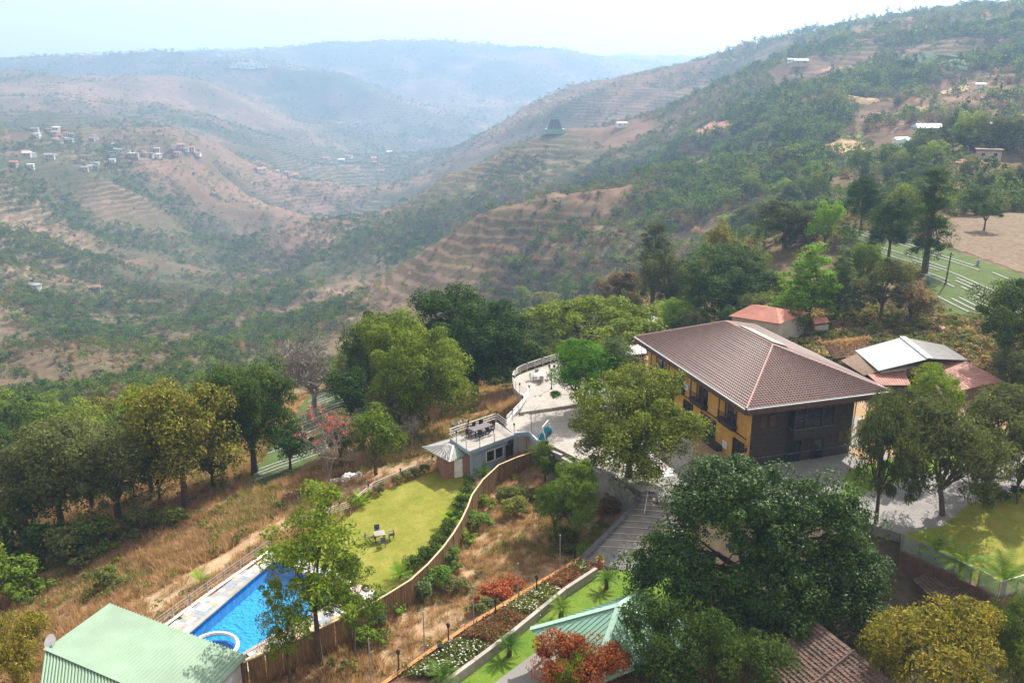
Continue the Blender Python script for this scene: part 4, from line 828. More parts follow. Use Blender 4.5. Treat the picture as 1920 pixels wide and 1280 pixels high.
# ------------------------------------------------------------------ trees close by, one by one
for a in [
    # left of the lawn
    ('dome', 'mid', 778, 815, 604, 182, 'broad green tree with a thick trunk beside the dirt slope above the annex'),
    ('dome', 'deep', 890, 745, 554, 205, 'largest dark green dome-shaped tree beyond the annex'),
    ('round', 'deep', 712, 745, 582, 140, 'dark tree behind the broad green tree on the dirt slope'),
    ('round_b', 'deep', 800, 750, 598, 130, 'dark tree wedged between the dome-shaped tree and the broad green one'),
    ('dome', 'deep', 478, 888, 680, 165, 'dense dark tree beside the striped crop terrace'),
    ('round_b', 'gold', 350, 955, 714, 205, 'tree with golden-yellow topped crown on the dry grass slope'),
    ('scrubtree', 'bright', 266, 880, 731, 85, 'small bright green tree behind the golden-topped tree'),
    ('dome', 'olive', 225, 985, 795, 200, 'grey olive tree beside the golden-topped tree'),
    ('round_b', 'olive', 120, 1010, 790, 215, 'grey olive tree amid the tree row on the dry slope'),
    ('round', 'olive', 45, 985, 830, 165, 'grey olive tree ending the row on the dry slope'),
    ('scrubtree', 'olive', 300, 940, 830, 90, 'thin grey olive tree under the golden-topped crown'),
    ('scrubtree', 'deep', 62, 862, 745, 130, 'dark bushy tree behind the olive tree row'),
    ('scrubtree', 'mid', 160, 880, 752, 125, 'green bushy tree behind the olive tree row'),
    ('scrubtree', 'mid', 12, 860, 735, 80, 'green tree at the valley edge behind the olive row'),
    ('scrubtree', 'mid', 705, 890, 760, 105, 'grey-green small tree below the broad green tree'),
    ('scrubtree', 'olive', 640, 880, 770, 80, 'thin olive tree by the striped crop terrace'),
    ('shrub', 'deep', 25, 1060, 950, 120, 'dark shrub mass under the olive tree at the slope foot', 'shrub', 'shrub'),
    ('shrub', 'mid', 20, 1130, 1010, 100, 'green shrub below the dark shrub mass on the slope', 'shrub', 'shrub'),
    ('shrub', 'deep', 85, 1065, 985, 100, 'dark shrub under the middle olive tree', 'shrub', 'shrub'),
    ('shrub', 'olive', 150, 1060, 990, 90, 'grey shrub in the shade of the olive row', 'shrub', 'shrub'),
    ('scrubtree', 'deep', 60, 1020, 900, 110, 'dark tree rising from the shrub mass at the slope foot'),
    ('shrub', 'deep', 190, 1040, 975, 95, 'dark shrub in front of the olive row trunks', 'shrub', 'shrub'),
    ('shrub', 'mid', 60, 1120, 1050, 100, 'green shrub spilling down the dry slope', 'shrub', 'shrub'),
    ('shrub', 'olive', 260, 1010, 960, 75, 'olive shrub at the foot of the golden-topped tree', 'shrub', 'shrub'),
    ('shrub', 'weed', 330, 985, 945, 60, 'yellowish shrub on the dry slope beside the golden-topped trunk', 'shrub', 'shrub'),
    ('shrub', 'weed', 215, 1105, 1065, 60, 'yellowish shrub amid the dry grass above the green roof', 'shrub', 'shrub'),
    ('shrub', 'deep', 5, 1075, 985, 90, 'dark shrub beside the bare twiggy sapling', 'shrub', 'shrub'),
    ('tufted', 'gold', 30, 1300, 1165, 130, 'yellow-green bush with pale flowers beside the green corrugated roof', 'bush', 'bush'),
    ('open', 'lime', 600, 1245, 918, 235, 'slender yellow-green tree with open crown in front of the pool'),
    ('open', 'mid', 665, 1235, 1030, 130, 'smaller leafy tree sprouting beside the slender poolside tree'),
    ('open', 'mid', 545, 1285, 1090, 120, 'leafy sapling in front of the pool corner'),
    ('round_b', 'olive', 175, 960, 790, 150, 'grey olive tree filling the gap in the olive row'),
    ('round', 'deep', 285, 925, 770, 130, 'dark tree standing behind the golden-topped tree trunk'),
    ('scrubtree', 'olive', 400, 915, 800, 110, 'olive tree between the golden-topped tree and the dense dark tree'),
    ('scrubtree', 'deep', 545, 880, 790, 90, 'small dark tree beside the crop terrace foot'),
    ('scrubtree', 'mid', 110, 860, 755, 110, 'green tree closing the row behind the middle olive tree'),
    ('round', 'deep', 15, 935, 800, 110, 'dark green tree at the far end of the olive row'),
    ('scrubtree', 'olive', 740, 835, 720, 110, 'olive tree under the broad green tree'),
    ('scrubtree', 'deep', 660, 800, 690, 100, 'dark tree beyond the crop terrace'),
    ('scrubtree', 'gold', 215, 850, 745, 90, 'golden-leaved tree on the valley edge behind the olive row'),
    # terrace and hotel
    ('feathery', 'bright', 1092, 780, 640, 130, 'bright feathery bamboo-like tree on the terrace'),
    ('feathery', 'grey', 1146, 765, 636, 95, 'silver-green feathery tree on the terrace'),
    ('wide', 'mid', 1105, 690, 564, 240, 'spreading umbrella-shaped tree beyond the upper terrace'),
    ('dome', 'limegreen', 1178, 918, 716, 216, 'yellow-green round tree beside the hotel driveway'),
    ('tall', 'mid', 978, 640, 538, 34, 'slim young tree beyond the upper terrace railing', ),
    ('open', 'fern', 1060, 590, 508, 42, 'small tree with a crooked trunk on the slope edge'),
    ('column', 'deep', 1094, 580, 512, 22, 'dark narrow columnar tree on the slope edge'),
    ('round', 'brown', 1162, 600, 511, 90, 'round brown-tinged tree on the slope edge'),
    ('feathery', 'gold', 1020, 605, 548, 80, 'golden bamboo clump behind the upper terrace', 'bamboo_clump', 'bamboo'),
    ('feathery', 'gold', 1122, 580, 520, 36, 'golden bamboo clump beside the dark columnar tree', 'bamboo_clump', 'bamboo'),
    ('round', 'bright', 1270, 640, 560, 95, 'bright green round tree peeping over the hotel roof'),
    ('dome', 'deep', 1352, 612, 470, 160, 'big dark tree standing behind the hotel roof'),
    ('tall', 'olive', 1222, 590, 418, 62, 'tall grey-green tree behind the bright round tree'),
    ('round', 'olive', 1250, 598, 470, 100, 'olive tree beside the tall grey-green tree'),
    ('scrubtree', 'gold', 1347, 520, 418, 70, 'yellowish tree beyond the big dark tree'),
    ('cone', 'bright', 1511, 622, 461, 108, 'bright green cone-shaped tree by the red-roofed house'),
    ('cone', 'grey', 1568, 605, 466, 66, 'blue-green narrow tree beside the bright cone-shaped tree'),
    ('round', 'olive', 1650, 605, 482, 105, 'dark olive tree in front of the crop fields'),
    ('round_b', 'mid', 1612, 560, 455, 80, 'green tree behind the dark olive tree'),
    ('scrubtree', 'brown', 1705, 608, 530, 95, 'brown-leaved low tree by the crop fields'),
    ('tall', 'deep', 1733, 512, 314, 76, 'tallest dark ragged tree at the edge of the brown field'),
    ('round', 'deep', 1665, 490, 372, 90, 'dark tree next to the tallest ragged tree'),
    ('round_b', 'deep', 1612, 440, 333, 66, 'dark tree at the far corner of the crop fields'),
    ('scrubtree', 'mid', 1690, 430, 345, 60, 'mid-green tree behind the tallest ragged tree'),
    ('round', 'olive', 1470, 470, 375, 115, 'broad olive tree on the slope beyond the big dark tree'),
    ('scrubtree', 'bright', 1545, 470, 378, 60, 'light green tree on the slope beside the broad olive tree'),
    ('wide', 'deep', 1845, 432, 382, 58, 'small flat-topped tree on the brown field'),
    ('round', 'deep', 1878, 700, 528, 135, 'dark leafy tree beside the rusty sheds'),
    ('scrubtree', 'olive', 1470, 640, 572, 80, 'dusty olive bush in front of the red-roofed house'),
    ('round', 'olive', 1895, 735, 655, 80, 'grey-green tree below the dark leafy tree'),
    # around the big tree
    ('tufted', 'olive', 1640, 1000, 755, 140, 'tufted mango tree close to the hotel corner'),
    ('tufted', 'olive', 1765, 985, 770, 200, 'tufted mango tree with a leaning trunk by the lawn'),
    ('tufted', 'olive', 1860, 900, 735, 175, 'tufted mango tree with pinkish flower heads by the walkway'),
    ('tufted', 'lime', 1740, 800, 690, 105, 'young mango tree with yellowish tops in front of the rusty sheds'),
    ('tufted', 'olive', 1690, 880, 735, 130, 'mango tree between hotel corner and rusty sheds'),
    ('tufted', 'olive', 1905, 960, 800, 90, 'mango tree hanging over the paved walkway'),
    ('tufted', 'red', 1083, 1335, 1203, 165, 'mango tree with rust-red young leaves by the garden path'),
    ('tufted', 'lime', 1072, 1345, 1225, 95, 'green-leaved tree growing through the rust-red mango'),
    ('tufted', 'deep', 1255, 1325, 1138, 190, 'dark bushy tree beside the sea-green pavilion'),
    ('tufted', 'deep', 1395, 1320, 1195, 160, 'dark bushy tree below the big dark tree'),
    ('tufted', 'gold', 1738, 1340, 1148, 235, 'golden-olive mango tree beside the old tiled roof'),
    ('tufted', 'gold', 1650, 1330, 1190, 110, 'small golden-olive tree against the old tiled roof'),
    ('tufted', 'deep', 1870, 1270, 1130, 110, 'dark green bush below the brown garden wall', 'bush', 'bush'),
    ('tufted', 'mid', 1900, 1330, 1210, 90, 'leafy green bush beside the golden-olive mango', 'bush', 'bush'),
    ('round', 'mid', 1022, 905, 830, 60, 'weeping green bush by the bamboo fence end', 'bush', 'bush'),
    ('feathery', 'fern', 1078, 1015, 868, 110, 'feathery green shrub thicket in the scrub plot', 'shrub', 'shrub'),
    ('feathery', 'fern', 1040, 1005, 905, 80, 'smaller feathery shrub beside the thicket in the scrub plot', 'shrub', 'shrub'),
]:
    tree(*a)
# the giant dark tree in front of the hotel
V, cs = crown([((-.6, 1.0, 7.0), (5.6, 4.8, 4.4), 3), ((-6.0, -1.6, 3.8), (3.0, 3.0, 3.8), 1.5), ((5.4, .8, 6.4), (4.5, 4.0, 4.2), 2.2), ((2.0, -3.0, 3.2), (4.2, 3.0, 3.2), 1.6), ((-1.0, 2.6, 9.0), (4.0, 3.0, 2.4), 1), ((7.4, -1.2, 4.0), (3.0, 2.8, 3.0), 1.1), ((-3.0, -3.0, 2.6), (2.8, 2.4, 2.4), .9), ((1.5, -5.0, 2.0), (4.0, 2.4, 2.2), 1.0), ((6.5, -3.6, 2.2), (2.8, 2.4, 2.2), .8)], 520, 1.1, 300, .25, .115, 41, .45, .1, .55, .85)
big = thing('giant_tree', 'giant dark glossy-leaved tree filling the ground before the hotel', 'tree', (17.2, 58.6, gz(17.2, 58.6)))
obj('trunk', skeleton(cs, 3.0, .55, 41, (.3, .2), 14).mesh('trunk'), M['bark'], big, (0, 0, 0)); obj('crown', quads_mesh('crown', V), LM['dark'], big, (0, 0, 0))
# dead tree and coral tree
mb, tips = branchy(4, 6, 2.6, .3, .58, .25, .8, 3, .03); b = march(588, 775); dt = thing('dead_tree', 'leafless dead tree with fine branching twigs above the crop terrace', 'tree', tuple(b)); s_ = (PY(600, 630, b.y).z - b.z) / max(v[2] for v in mb.v); dt.scale = (s_, s_, s_)
obj('branches', mb.mesh('branches'), M['palebark'], dt, (0, 0, 0))
mb, tips = branchy(9, 5, 2.4, .15, .62, .35, .8, 3, .02); b = march(618, 915); ct = thing('coral_tree', 'bare-branched coral tree with red blossoms on the dirt slope', 'tree', tuple(b)); s_ = (PY(600, 752, b.y).z - b.z) / max(v[2] for v in mb.v); ct.scale = (s_, s_, s_)
obj('branches', mb.mesh('branches'), M['palebark'], ct, (0, 0, 0)); r_ = rng(3); tp = np.array([list(t) for t in tips]); tp = np.repeat(tp[tp[:, 2] > np.percentile(tp[:, 2], 45)][::3], 4, 0)
obj('blossoms', quads_mesh('blossoms', leaves(tp + r_.normal(0, .1, tp.shape), r_.normal(0, 1, tp.shape), .3, .13, r_)), LM['coral'], ct, (0, 0, 0))
for px, pyb, pyt, sd_, lab in ((215, 930, 765, 21, 'bare twiggy tree behind the olive row'), (770, 850, 775, 22, 'bare sapling with pale crooked limbs beside the broad green tree'), (40, 1000, 900, 23, 'bare twiggy sapling at the foot of the olive row')):
    mb, tips = branchy(sd_, 5, 1.9, .1, .5, .4, .75, 3); b = march(px, pyb); t = thing('bare_tree', lab, 'tree', tuple(b)); s_ = (PY(px, pyt, b.y).z - b.z) / max(v[2] for v in mb.v); t.scale = (s_, s_, s_); obj('branches', mb.mesh('branches'), M['palebark'], t, (0, 0, 0))
# palms and cycads
def frond_plant(n, L, tilt0, tilt1, seed, trunk_h, trunk_r, leaflets=26, lw=.05, ll=.38):
    r = rng(seed); Q = []
    for k in range(n):
        az = k * 2.399 + r.normal(0, .15); el = tilt0 + (tilt1 - tilt0) * k / n; p = np.array([0, 0, trunk_h]); d = np.array([math.cos(az) * math.cos(el), math.sin(az) * math.cos(el), math.sin(el)]); sd = np.array([-math.sin(az), math.cos(az), 0]); ln = L * r.uniform(.8, 1.1); ds = ln / leaflets
        for i in range(leaflets):
            d = d + np.array([0, 0, -.045 * i / leaflets * 2.2]); d /= np.linalg.norm(d); p = p + d * ds; f = math.sin(math.pi * min(1, (i + 3) / leaflets * .98)) ** .6
            nn = np.cross(sd, d)
            for s in (-1, 1):
                t = sd * s * .8 + d * .6 + nn * .15; t /= np.linalg.norm(t); q = p + t * ll * f; w = d * lw / 2; Q.append([p - w, p + w, q + w * .2, q - w * .2])
    return quads_mesh('fronds', np.array(Q)), MB().tube([(0, 0, -.2), (0, 0, trunk_h * .5), (0, 0, trunk_h)], [trunk_r * 1.1, trunk_r, trunk_r * .9], 8).mesh('trunk')
def mk_palm(name, label, cat, loc, spec, leaf, sc=1, group=None):
    t = thing(name, label, cat, tuple(loc), random.Random(loc.x).uniform(0, 6), group); t.scale = (sc, sc, sc); obj('trunk', spec[1], M['bark'], t, (0, 0, 0)); obj('fronds', spec[0], LM[leaf], t, (0, 0, 0)); return t
cyc = frond_plant(34, 1.15, .1, 1.1, 1, .75, .16, 22, .035, .2); plm = frond_plant(16, 2.3, .1, 1.2, 2, 1.0, .14, 26, .06, .5); spl = frond_plant(10, 1.3, .3, 1.2, 3, .3, .06, 16, .06, .4)
for px, py, sc, lab in ((1137, 1103, 1.05, 'cycad on the lawn strip nearest the paved driveway'), (1052, 1160, 1.2, 'cycad on the lawn strip beside the pavilion roof corner'), (955, 1228, 1.1, 'cycad on the lawn strip beside the red flower patch'), (830, 1288, 1.25, 'cycad on the lawn strip beside the lowest white flower patch')):
    mk_palm('cycad', lab, 'cycad', P(px, py, BZ), cyc, 'fern', sc)
for px, py, z, sc, lab in ((1800, 1082, .1, 1.1, 'palm behind the longest glass fence panels'), (1755, 1050, .1, 1.0, 'palm where the glass fence meets the giant tree'), (1880, 1112, .1, 1.25, 'palm behind the corner of the glass fence'), (1912, 745, .6, .9, 'small palm in front of the rusty sheds'), (1655, 815, 0, .9, 'small palm beside the hotel corner')):
    mk_palm('palm', lab, 'palm', P(px, py, z), plm, 'fern', sc)
for px, py, sc, lab in ((838, 872, 1.3, 'yellow-green small palm at the corner of the brick hut'), (845, 985, 1.3, 'small palm in the clipped shrub row near the middle of the bamboo fence'), (868, 945, 1.1, 'small palm in the clipped shrub row near the annex courtyard'), (750, 1085, 1.2, 'small palm at the pool end of the clipped shrub row'), (905, 893, 1.1, 'leafy young palm in the annex courtyard'), (680, 945, 1.2, 'leafy palm by the lawn railing'), (376, 1092, 1.0, 'climbing young palm on the pool railing'), (1095, 1042, 1.0, 'potted palm at the foot of the driveway kerb')):
    mk_palm('small_palm', lab, 'palm', march(px, py) if px in (376, 1095) else P(px, py, LZ), spl, 'bright' if px in (838, 905, 680) else 'fern', sc)
# clipped shrubs along the lawn and the walkway
cm, tm, _, _ = PROTO['bushball']
def ball(loc, sc, leaf, label, group):
    t = thing('clipped_shrub', label, 'shrub', tuple(loc), loc.x * 7 % 6, group); t.scale = (sc, sc, sc); obj('stem', tm, None, t, (0, 0, 0)); o = obj('foliage', cm, None, t, (0, 0, 0)); o.material_slots[0].link = 'OBJECT'; o.material_slots[0].material = LM[leaf]
for px, py in ((880, 912), (876, 930), (868, 948), (858, 965), (850, 980), (842, 995), (833, 1008), (822, 1024), (810, 1038), (796, 1050), (784, 1060), (770, 1070)): ball(P(px, py, LZ), 1.5, 'deep', 'round clipped shrub in the row along the bamboo fence', 'clipped shrubs along the bamboo fence')
for px, py in ((690, 938), (712, 925), (745, 908), (760, 900), (780, 893), (797, 887)): ball(P(px, py, LZ), 1.3, 'olive', 'small shrub in the row along the lawn railing', 'shrubs along the lawn railing')
for px, py in ((1876, 940), (1907, 932), (1845, 948)): ball(P(px, py, .1), 1.5, 'deep', 'round clipped shrub bordering the fenced lawn', 'clipped shrubs by the fenced lawn')
for px, py in ((1848, 905), (1862, 900), (1893, 892), (1912, 888)): ball(P(px, py, .05), 1.1, 'olive', 'small shrub on the verge of the paved walkway', 'shrubs on the walkway verge')
cm, tm, _, _ = PROTO['shrub']
SHN = {}
for k, (px, py, w, leaf) in enumerate(((900, 985, 55, 'fern'), (875, 1015, 45, 'mid'), (915, 950, 40, 'mid'), (845, 1065, 60, 'fern'), (815, 1095, 70, 'fern'), (770, 1125, 70, 'grey'), (735, 1145, 65, 'fern'), (700, 1165, 60, 'grey'), (860, 1105, 50, 'olive'), (945, 930, 40, 'weed'), (985, 935, 50, 'weed'), (920, 1140, 70, 'red'), (955, 1120, 55, 'red'), (900, 1155, 60, 'olive'), (1130, 960, 60, 'brown'), (1150, 930, 50, 'brown'), (1090, 900, 70, 'mid'), (960, 960, 60, 'weed'), (1060, 1030, 60, 'weed'), (700, 1205, 60, 'mid'))):
    tree('shrub', leaf, px, py, py - w * .55, w, {'fern': 'soft green shrub growing along the foot of the bamboo fence', 'mid': 'leafy green shrub in the scrub plot', 'grey': 'grey-green shrub at the foot of the bamboo fence', 'olive': 'dull olive shrub amid the dry grass of the scrub plot', 'weed': 'yellowish weedy shrub in the scrub plot', 'red': 'rust-red shrub beside the poles in the scrub plot', 'brown': 'withered brown shrub under the stepped concrete wall'}[leaf], 'shrub', 'shrub', 'shrubs in the scrub plot')
# ------------------------------------------------------------------ fields on the ground
def wpoly(pts): return [march(a, b) for a, b in pts]
def patch(poly, cell, dz):
    xs = [p[0] for p in poly]; ys = [p[1] for p in poly]; cell = max(cell, (max(xs) - min(xs)) / 200, (max(ys) - min(ys)) / 200); nx = int((max(xs) - min(xs)) / cell) + 1; ny = int((max(ys) - min(ys)) / cell) + 1
    gx = min(xs) + np.arange(nx + 1) * cell; gy = min(ys) + np.arange(ny + 1) * cell; X, Y = np.meshgrid(gx, gy, indexing='ij'); Z = height(X, Y).reshape(X.shape) + dz
    jx = (vnoise(X / cell * .7, Y / cell * .7, 5) - .5) * cell * .8
    m = inside(poly, (X[:-1, :-1] + cell / 2).ravel() + jx[:-1, :-1].ravel(), (Y[:-1, :-1] + cell / 2).ravel()).reshape(nx, ny); i, j = np.where(m)
    V = np.stack([np.stack([X[i + a, j + b], Y[i + a, j + b], Z[i + a, j + b]], -1) for a, b in ((0, 0), (1, 0), (1, 1), (0, 1))], 1)
    id_ = np.arange((nx + 1) * (ny + 1)).reshape(nx + 1, ny + 1); Q = np.stack([id_[i, j], id_[i + 1, j], id_[i + 1, j + 1], id_[i, j + 1]], -1)
    u, inv = np.unique(Q, return_inverse=True); me = bpy.data.meshes.new('field'); me.from_pydata(np.stack([X.ravel()[u], Y.ravel()[u], Z.ravel()[u]], -1).tolist(), [], inv.reshape(-1, 4).tolist()); me.update(); return me
def rows(field, poly, d, spacing, w, m, name, seed, keep=.8, dz=.22, step=1.5, hgt=.14):
    d = Vector((d.x, d.y, 0)).normalized(); n = Vector((-d.y, d.x, 0)); r = random.Random(seed); c = sum(poly, Vector()) / len(poly); ext = max((p - c).length for p in poly)
    k = -ext
    while k < ext:
        s = np.arange(-ext, ext, step); X = c.x + n.x * k + d.x * s; Y = c.y + n.y * k + d.y * s; ins_ = inside(poly, X, Y); run = []
        Z = height(X, Y, False) + dz
        def flush(run):
            if len(run) < 4 or r.random() > keep: return
            run = run[int(r.random() * 2):len(run) - int(r.random() * 3)]; vv = []
            for i in run: p = Vector((X[i], Y[i], Z[i])); vv += [p - n * w / 2 - Vector((0, 0, hgt)), p - n * w * .3, p + n * w * .3, p + n * w / 2 - Vector((0, 0, hgt))]
            q = len(run); obj(name, MB().add(vv, [(4 * a + b, 4 * a + b + 1, 4 * a + b + 5, 4 * a + b + 4) for a in range(q - 1) for b in range(3)]), m, field, (0, 0, 0))
        for i, f in enumerate(ins_):
            if f and r.random() > .09: run.append(i)
            elif run: flush(run); run = []
        if run: flush(run)
        k += spacing * r.uniform(.9, 1.15)
crop1 = wpoly([(1548, 432), (1580, 428), (1740, 455), (1920, 520), (1980, 545), (1980, 600), (1830, 605), (1745, 592), (1735, 520), (1600, 462)])
f1 = struct('crop_field', patch(crop1, .7, .08), M['cropsoil']); dr = march(1920, 522) - march(1745, 462)
rows(f1, crop1, dr, 1.15, .24, M['mulch'], 'mulch_row', 1, .6)
brown = wpoly([(1742, 448), (1760, 412), (1840, 405), (2000, 405), (2000, 540), (1920, 515)]); f2 = struct('brown_field', patch(brown, .8, .06), M['brownfield'])
crop2 = wpoly([(455, 915), (500, 850), (555, 775), (585, 735), (690, 728), (705, 800), (600, 862), (530, 905)]); f3 = struct('crop_terrace', patch(crop2, .7, .08), M['cropsoil'])
rows(f3, crop2, march(640, 820) - march(550, 853), 1.3, .2, M['mulch'], 'mulch_row', 2, .95)
HOLES = []; straw_ = mat('stubble_gold', (.48, .35, .18), (.36, .25, .13), .4, 1, .05, 1, .1); reds = mat('red_tilled_earth', (.42, .22, .14), (.33, .17, .11), .1, 1)
for nm, px_, mm in (('stubble_field', [(1480, 283), (1500, 270), (1620, 272), (1632, 280), (1570, 290)], straw_), ('stubble_field', [(1590, 184), (1640, 180), (1646, 192), (1592, 196)], straw_), ('stubble_field', [(1282, 312), (1300, 300), (1340, 292), (1335, 304), (1300, 318)], straw_), ('stubble_field', [(1415, 282), (1425, 272), (1462, 275), (1455, 288)], straw_), ('stubble_field', [(1420, 245), (1450, 240), (1450, 250), (1425, 252)], straw_), ('stubble_field', [(1530, 302), (1600, 298), (1602, 306), (1540, 309)], straw_), ('stubble_field', [(1725, 172), (1810, 160), (1815, 170), (1760, 180)], straw_), ('stubble_field', [(1510, 206), (1530, 200), (1535, 208), (1512, 211)], straw_), ('red_field', [(1525, 138), (1560, 126), (1688, 112), (1688, 134), (1600, 140)], reds), ('green_field', [(1560, 262), (1600, 245), (1625, 252), (1610, 265)], M['lawn2']), ('stubble_field', [(1380, 262), (1400, 250), (1420, 256), (1405, 268)], straw_), ('stubble_field', [(1640, 292), (1700, 300), (1720, 312), (1650, 306)], straw_), ('stubble_field', [(1700, 205), (1740, 200), (1748, 210), (1710, 214)], straw_), ('red_field', [(1290, 246), (1350, 230), (1375, 238), (1310, 256)], reds), ('red_field', [(1750, 300), (1860, 302), (1862, 314), (1770, 312)], reds)):
    pl = wpoly(px_); HOLES.append(pl); struct(nm, patch(pl, max(1.2, pl[0].y / 260), .35), mm)
tf = wpoly([(1690, 108), (1790, 102), (1822, 116), (1815, 134), (1695, 136)]); f4 = struct('terraced_field', patch(tf, 2.5, .5), mat('green_terrace', (.10, .15, .06), (.07, .11, .05), .05, 1)); rows(f4, tf, march(1815, 122) - march(1695, 124), 14, 4.5, mat('terrace_riser', (.10, .08, .075), (.07, .06, .055), .1), 'terrace_riser', 3, 1, 1.6, 5, 1.0)

yard = wpoly([(1245, 1090), (1290, 985), (1400, 930), (1600, 930), (1690, 1000), (1730, 1060), (1800, 1180), (1930, 1180), (1930, 1300), (1240, 1300)]); struct('painted_shade_yard', patch(yard, .6, .16), mat('painted_shade_ground', (.10, .075, .045), (.055, .045, .03), 1.4, 1, .05, 6, .1, stain=(.09, .10, .035)))  # dark ground colour paints in the shade beneath the giant tree
# ------------------------------------------------------------------ sheds and houses near the hotel
def shed(name, label, roofs, wall_poly, wz, wall_m, cat='shed', door=None):
    b = sum(wall_poly, Vector()) / len(wall_poly); g = min(gz(p.x, p.y) for p in wall_poly); t = thing(name, label, cat, (b.x, b.y, g))
    cc = b; obj('wall', MB().prism([p + (cc - p) * .09 for p in wall_poly], g - .6, wz), wall_m, t)
    for nm, q, mm, pit in roofs:
        obj(nm, corrugated(q[0], q[1], q[3], q[2], pit, .05) if pit else MB().slab(q, .08), mm, t)
    return t
a, b, c, d = P(1603, 657, 3.0), P(1692, 632, 4.3), P(1743, 672, 4.3), P(1647, 695, 3.0); e, f = P(1772, 648, 3.0), P(1815, 675, 3.0)
s = shed('white_roof_shed', 'long shed with a bright grey-white sheet roof behind the hotel', [('roof_sheet', (a, d, c, b), M['whitesheet'], .35), ('old_roof_sheet', (b, c, f, e), M['oldsheet'], .35)], [Vector((q.x, q.y, 0)) for q in (a, d, f, e)], 2.8, M['cream']); obj('ridge_sheet', MB().bar(b + Vector((0, 0, .08)), c + Vector((0, 0, .08)), .7, .05), M['white'], s)
q = [P(1690, 683, 2.8), P(1795, 668, 3.1), P(1882, 714, 2.3), P(1765, 740, 2.1)]; shed('rusty_shed', 'large shed with rusty red sheet roof in front of the white-roofed shed', [('roof_sheet', q, M['rust'], .4)], [Vector((p.x, p.y, 0)) for p in q], 2.0, M['brownwall'])
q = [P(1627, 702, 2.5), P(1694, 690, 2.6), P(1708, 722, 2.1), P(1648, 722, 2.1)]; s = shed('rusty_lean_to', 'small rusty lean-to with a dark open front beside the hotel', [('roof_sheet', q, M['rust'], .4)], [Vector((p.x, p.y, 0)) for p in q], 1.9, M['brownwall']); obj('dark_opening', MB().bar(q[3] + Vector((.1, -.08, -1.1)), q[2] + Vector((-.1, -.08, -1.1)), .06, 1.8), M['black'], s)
q = [P(1576, 676, 2.6), P(1608, 662, 2.9), P(1646, 697, 2.7), P(1620, 704, 2.4)]; shed('weathered_shed', 'weathered brown sheet roof shed between hotel and white-roofed shed', [('roof_sheet', q, M['wood'], .4)], [Vector((p.x, p.y, 0)) for p in q], 2.2, M['brownwall'])
q0, q1, q2, q3 = P(1562, 672, 2.2), P(1605, 668, 2.2), P(1545, 643, 3.8), P(1632, 632, 3.8); s = shed('thatched_hut', 'tumbledown hut with broken clay tiles and thatch behind the hotel', [], [Vector((p.x, p.y, 0)) for p in (q0, q1, q3, q2)], 2.2, M['brownwall'], 'hut')
obj('roof_slab', MB().slab([q0, q1, q3, q2], .12), M['oldtile'], s); o = obj('roof_tiles', tiles(q0, q1, q2, q3, .4, .35, .07, .1, .1, 3), M['oldtile'], s); o['kind'] = 'stuff'
r_ = rng(8); n = 2600; tt = r_.uniform(0, 1, (n, 1)); uu = np.clip(r_.exponential(.22, (n, 1)), 0, 1); Q2, Q3, Q0, Q1 = (np.array(x) for x in (q2, q3, q0, q1)); pts = (Q2 + (Q3 - Q2) * tt) * (1 - uu) + (Q0 + (Q1 - Q0) * tt) * uu + r_.normal(0, .13, (n, 3)); o = obj('thatch', quads_mesh('thatch', leaves(pts, r_.normal(0, 1, (n, 3)), .7, .05, r_)), LM['straw'], s); o.location = -s.location; o['kind'] = 'stuff'
q = [P(1760, 611, 2.9), P(1806, 611, 2.9), P(1812, 625, 2.6), P(1770, 625, 2.6)]; shed('pink_roof_shed', 'little flat pink-roofed shed below the crop fields', [('roof_sheet', q, M['redroof'], .4)], [Vector((p.x, p.y, 0)) for p in q], 2.3, M['cream'])
a, b, c, d = P(1366, 592, 4.2), P(1462, 607, 4.2), P(1502, 600, 4.2), P(1425, 572, 4.2); r0, r1 = P(1410, 571, 5.6), P(1455, 577, 5.6)
c = b + (d - a); s = shed('red_roof_house', 'old house with a faded red hip roof behind the hotel', [('roof_plane', (a, b, r1, r0), M['redroof'], 0), ('roof_plane', (b, c, r1), M['redroof'], 0), ('roof_plane', (c, d, r0, r1), M['redroof'], 0), ('roof_plane', (d, a, r0), M['redroof'], 0)], [Vector((p.x, p.y, 0)) for p in (a, b, c, d)], 4.0, M['cream'], 'house')
q = [P(1522, 597, 3.2), P(1550, 594, 3.4), P(1556, 604, 3.0), P(1528, 608, 2.9)]; shed('red_porch', 'small red sheet canopy beside the bright cone-shaped tree', [('roof_sheet', q, M['redroof'], .4)], [Vector((p.x, p.y, 0)) for p in q], 2.6, M['cream'])
q = [P(1210, 602, 2.6), P(1226, 592, 3.0), P(1236, 598, 3.0), P(1222, 608, 2.6)]; shed('blue_roof_hut', 'red-walled hut with a blue-white sheet roof behind the umbrella tree', [('roof_sheet', q, M['bluesheet'], .4)], [Vector((p.x, p.y, 0)) for p in q], 2.4, M['redroof'], 'hut')
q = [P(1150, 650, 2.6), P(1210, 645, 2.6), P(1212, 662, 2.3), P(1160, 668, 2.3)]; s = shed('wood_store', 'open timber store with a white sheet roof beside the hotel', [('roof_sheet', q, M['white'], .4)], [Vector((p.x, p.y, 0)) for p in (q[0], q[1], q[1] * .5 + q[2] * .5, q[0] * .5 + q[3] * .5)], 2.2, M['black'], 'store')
for k in range(7): obj('timber_board', MB().bar(q[3] + Vector((.2, -.25, -.5 - k * .3)), q[2] + Vector((0, -.25 - (k % 3) * .12, -.45 - k * .3)), .08, .2), M['wood'], s)
tag(obj('green_platform', MB().prism(PP([(1172, 712), (1212, 697), (1240, 722), (1205, 745)], .5), -.5, .5), M['teal']), 'pale green tank cover beside the hotel wall', 'platform')
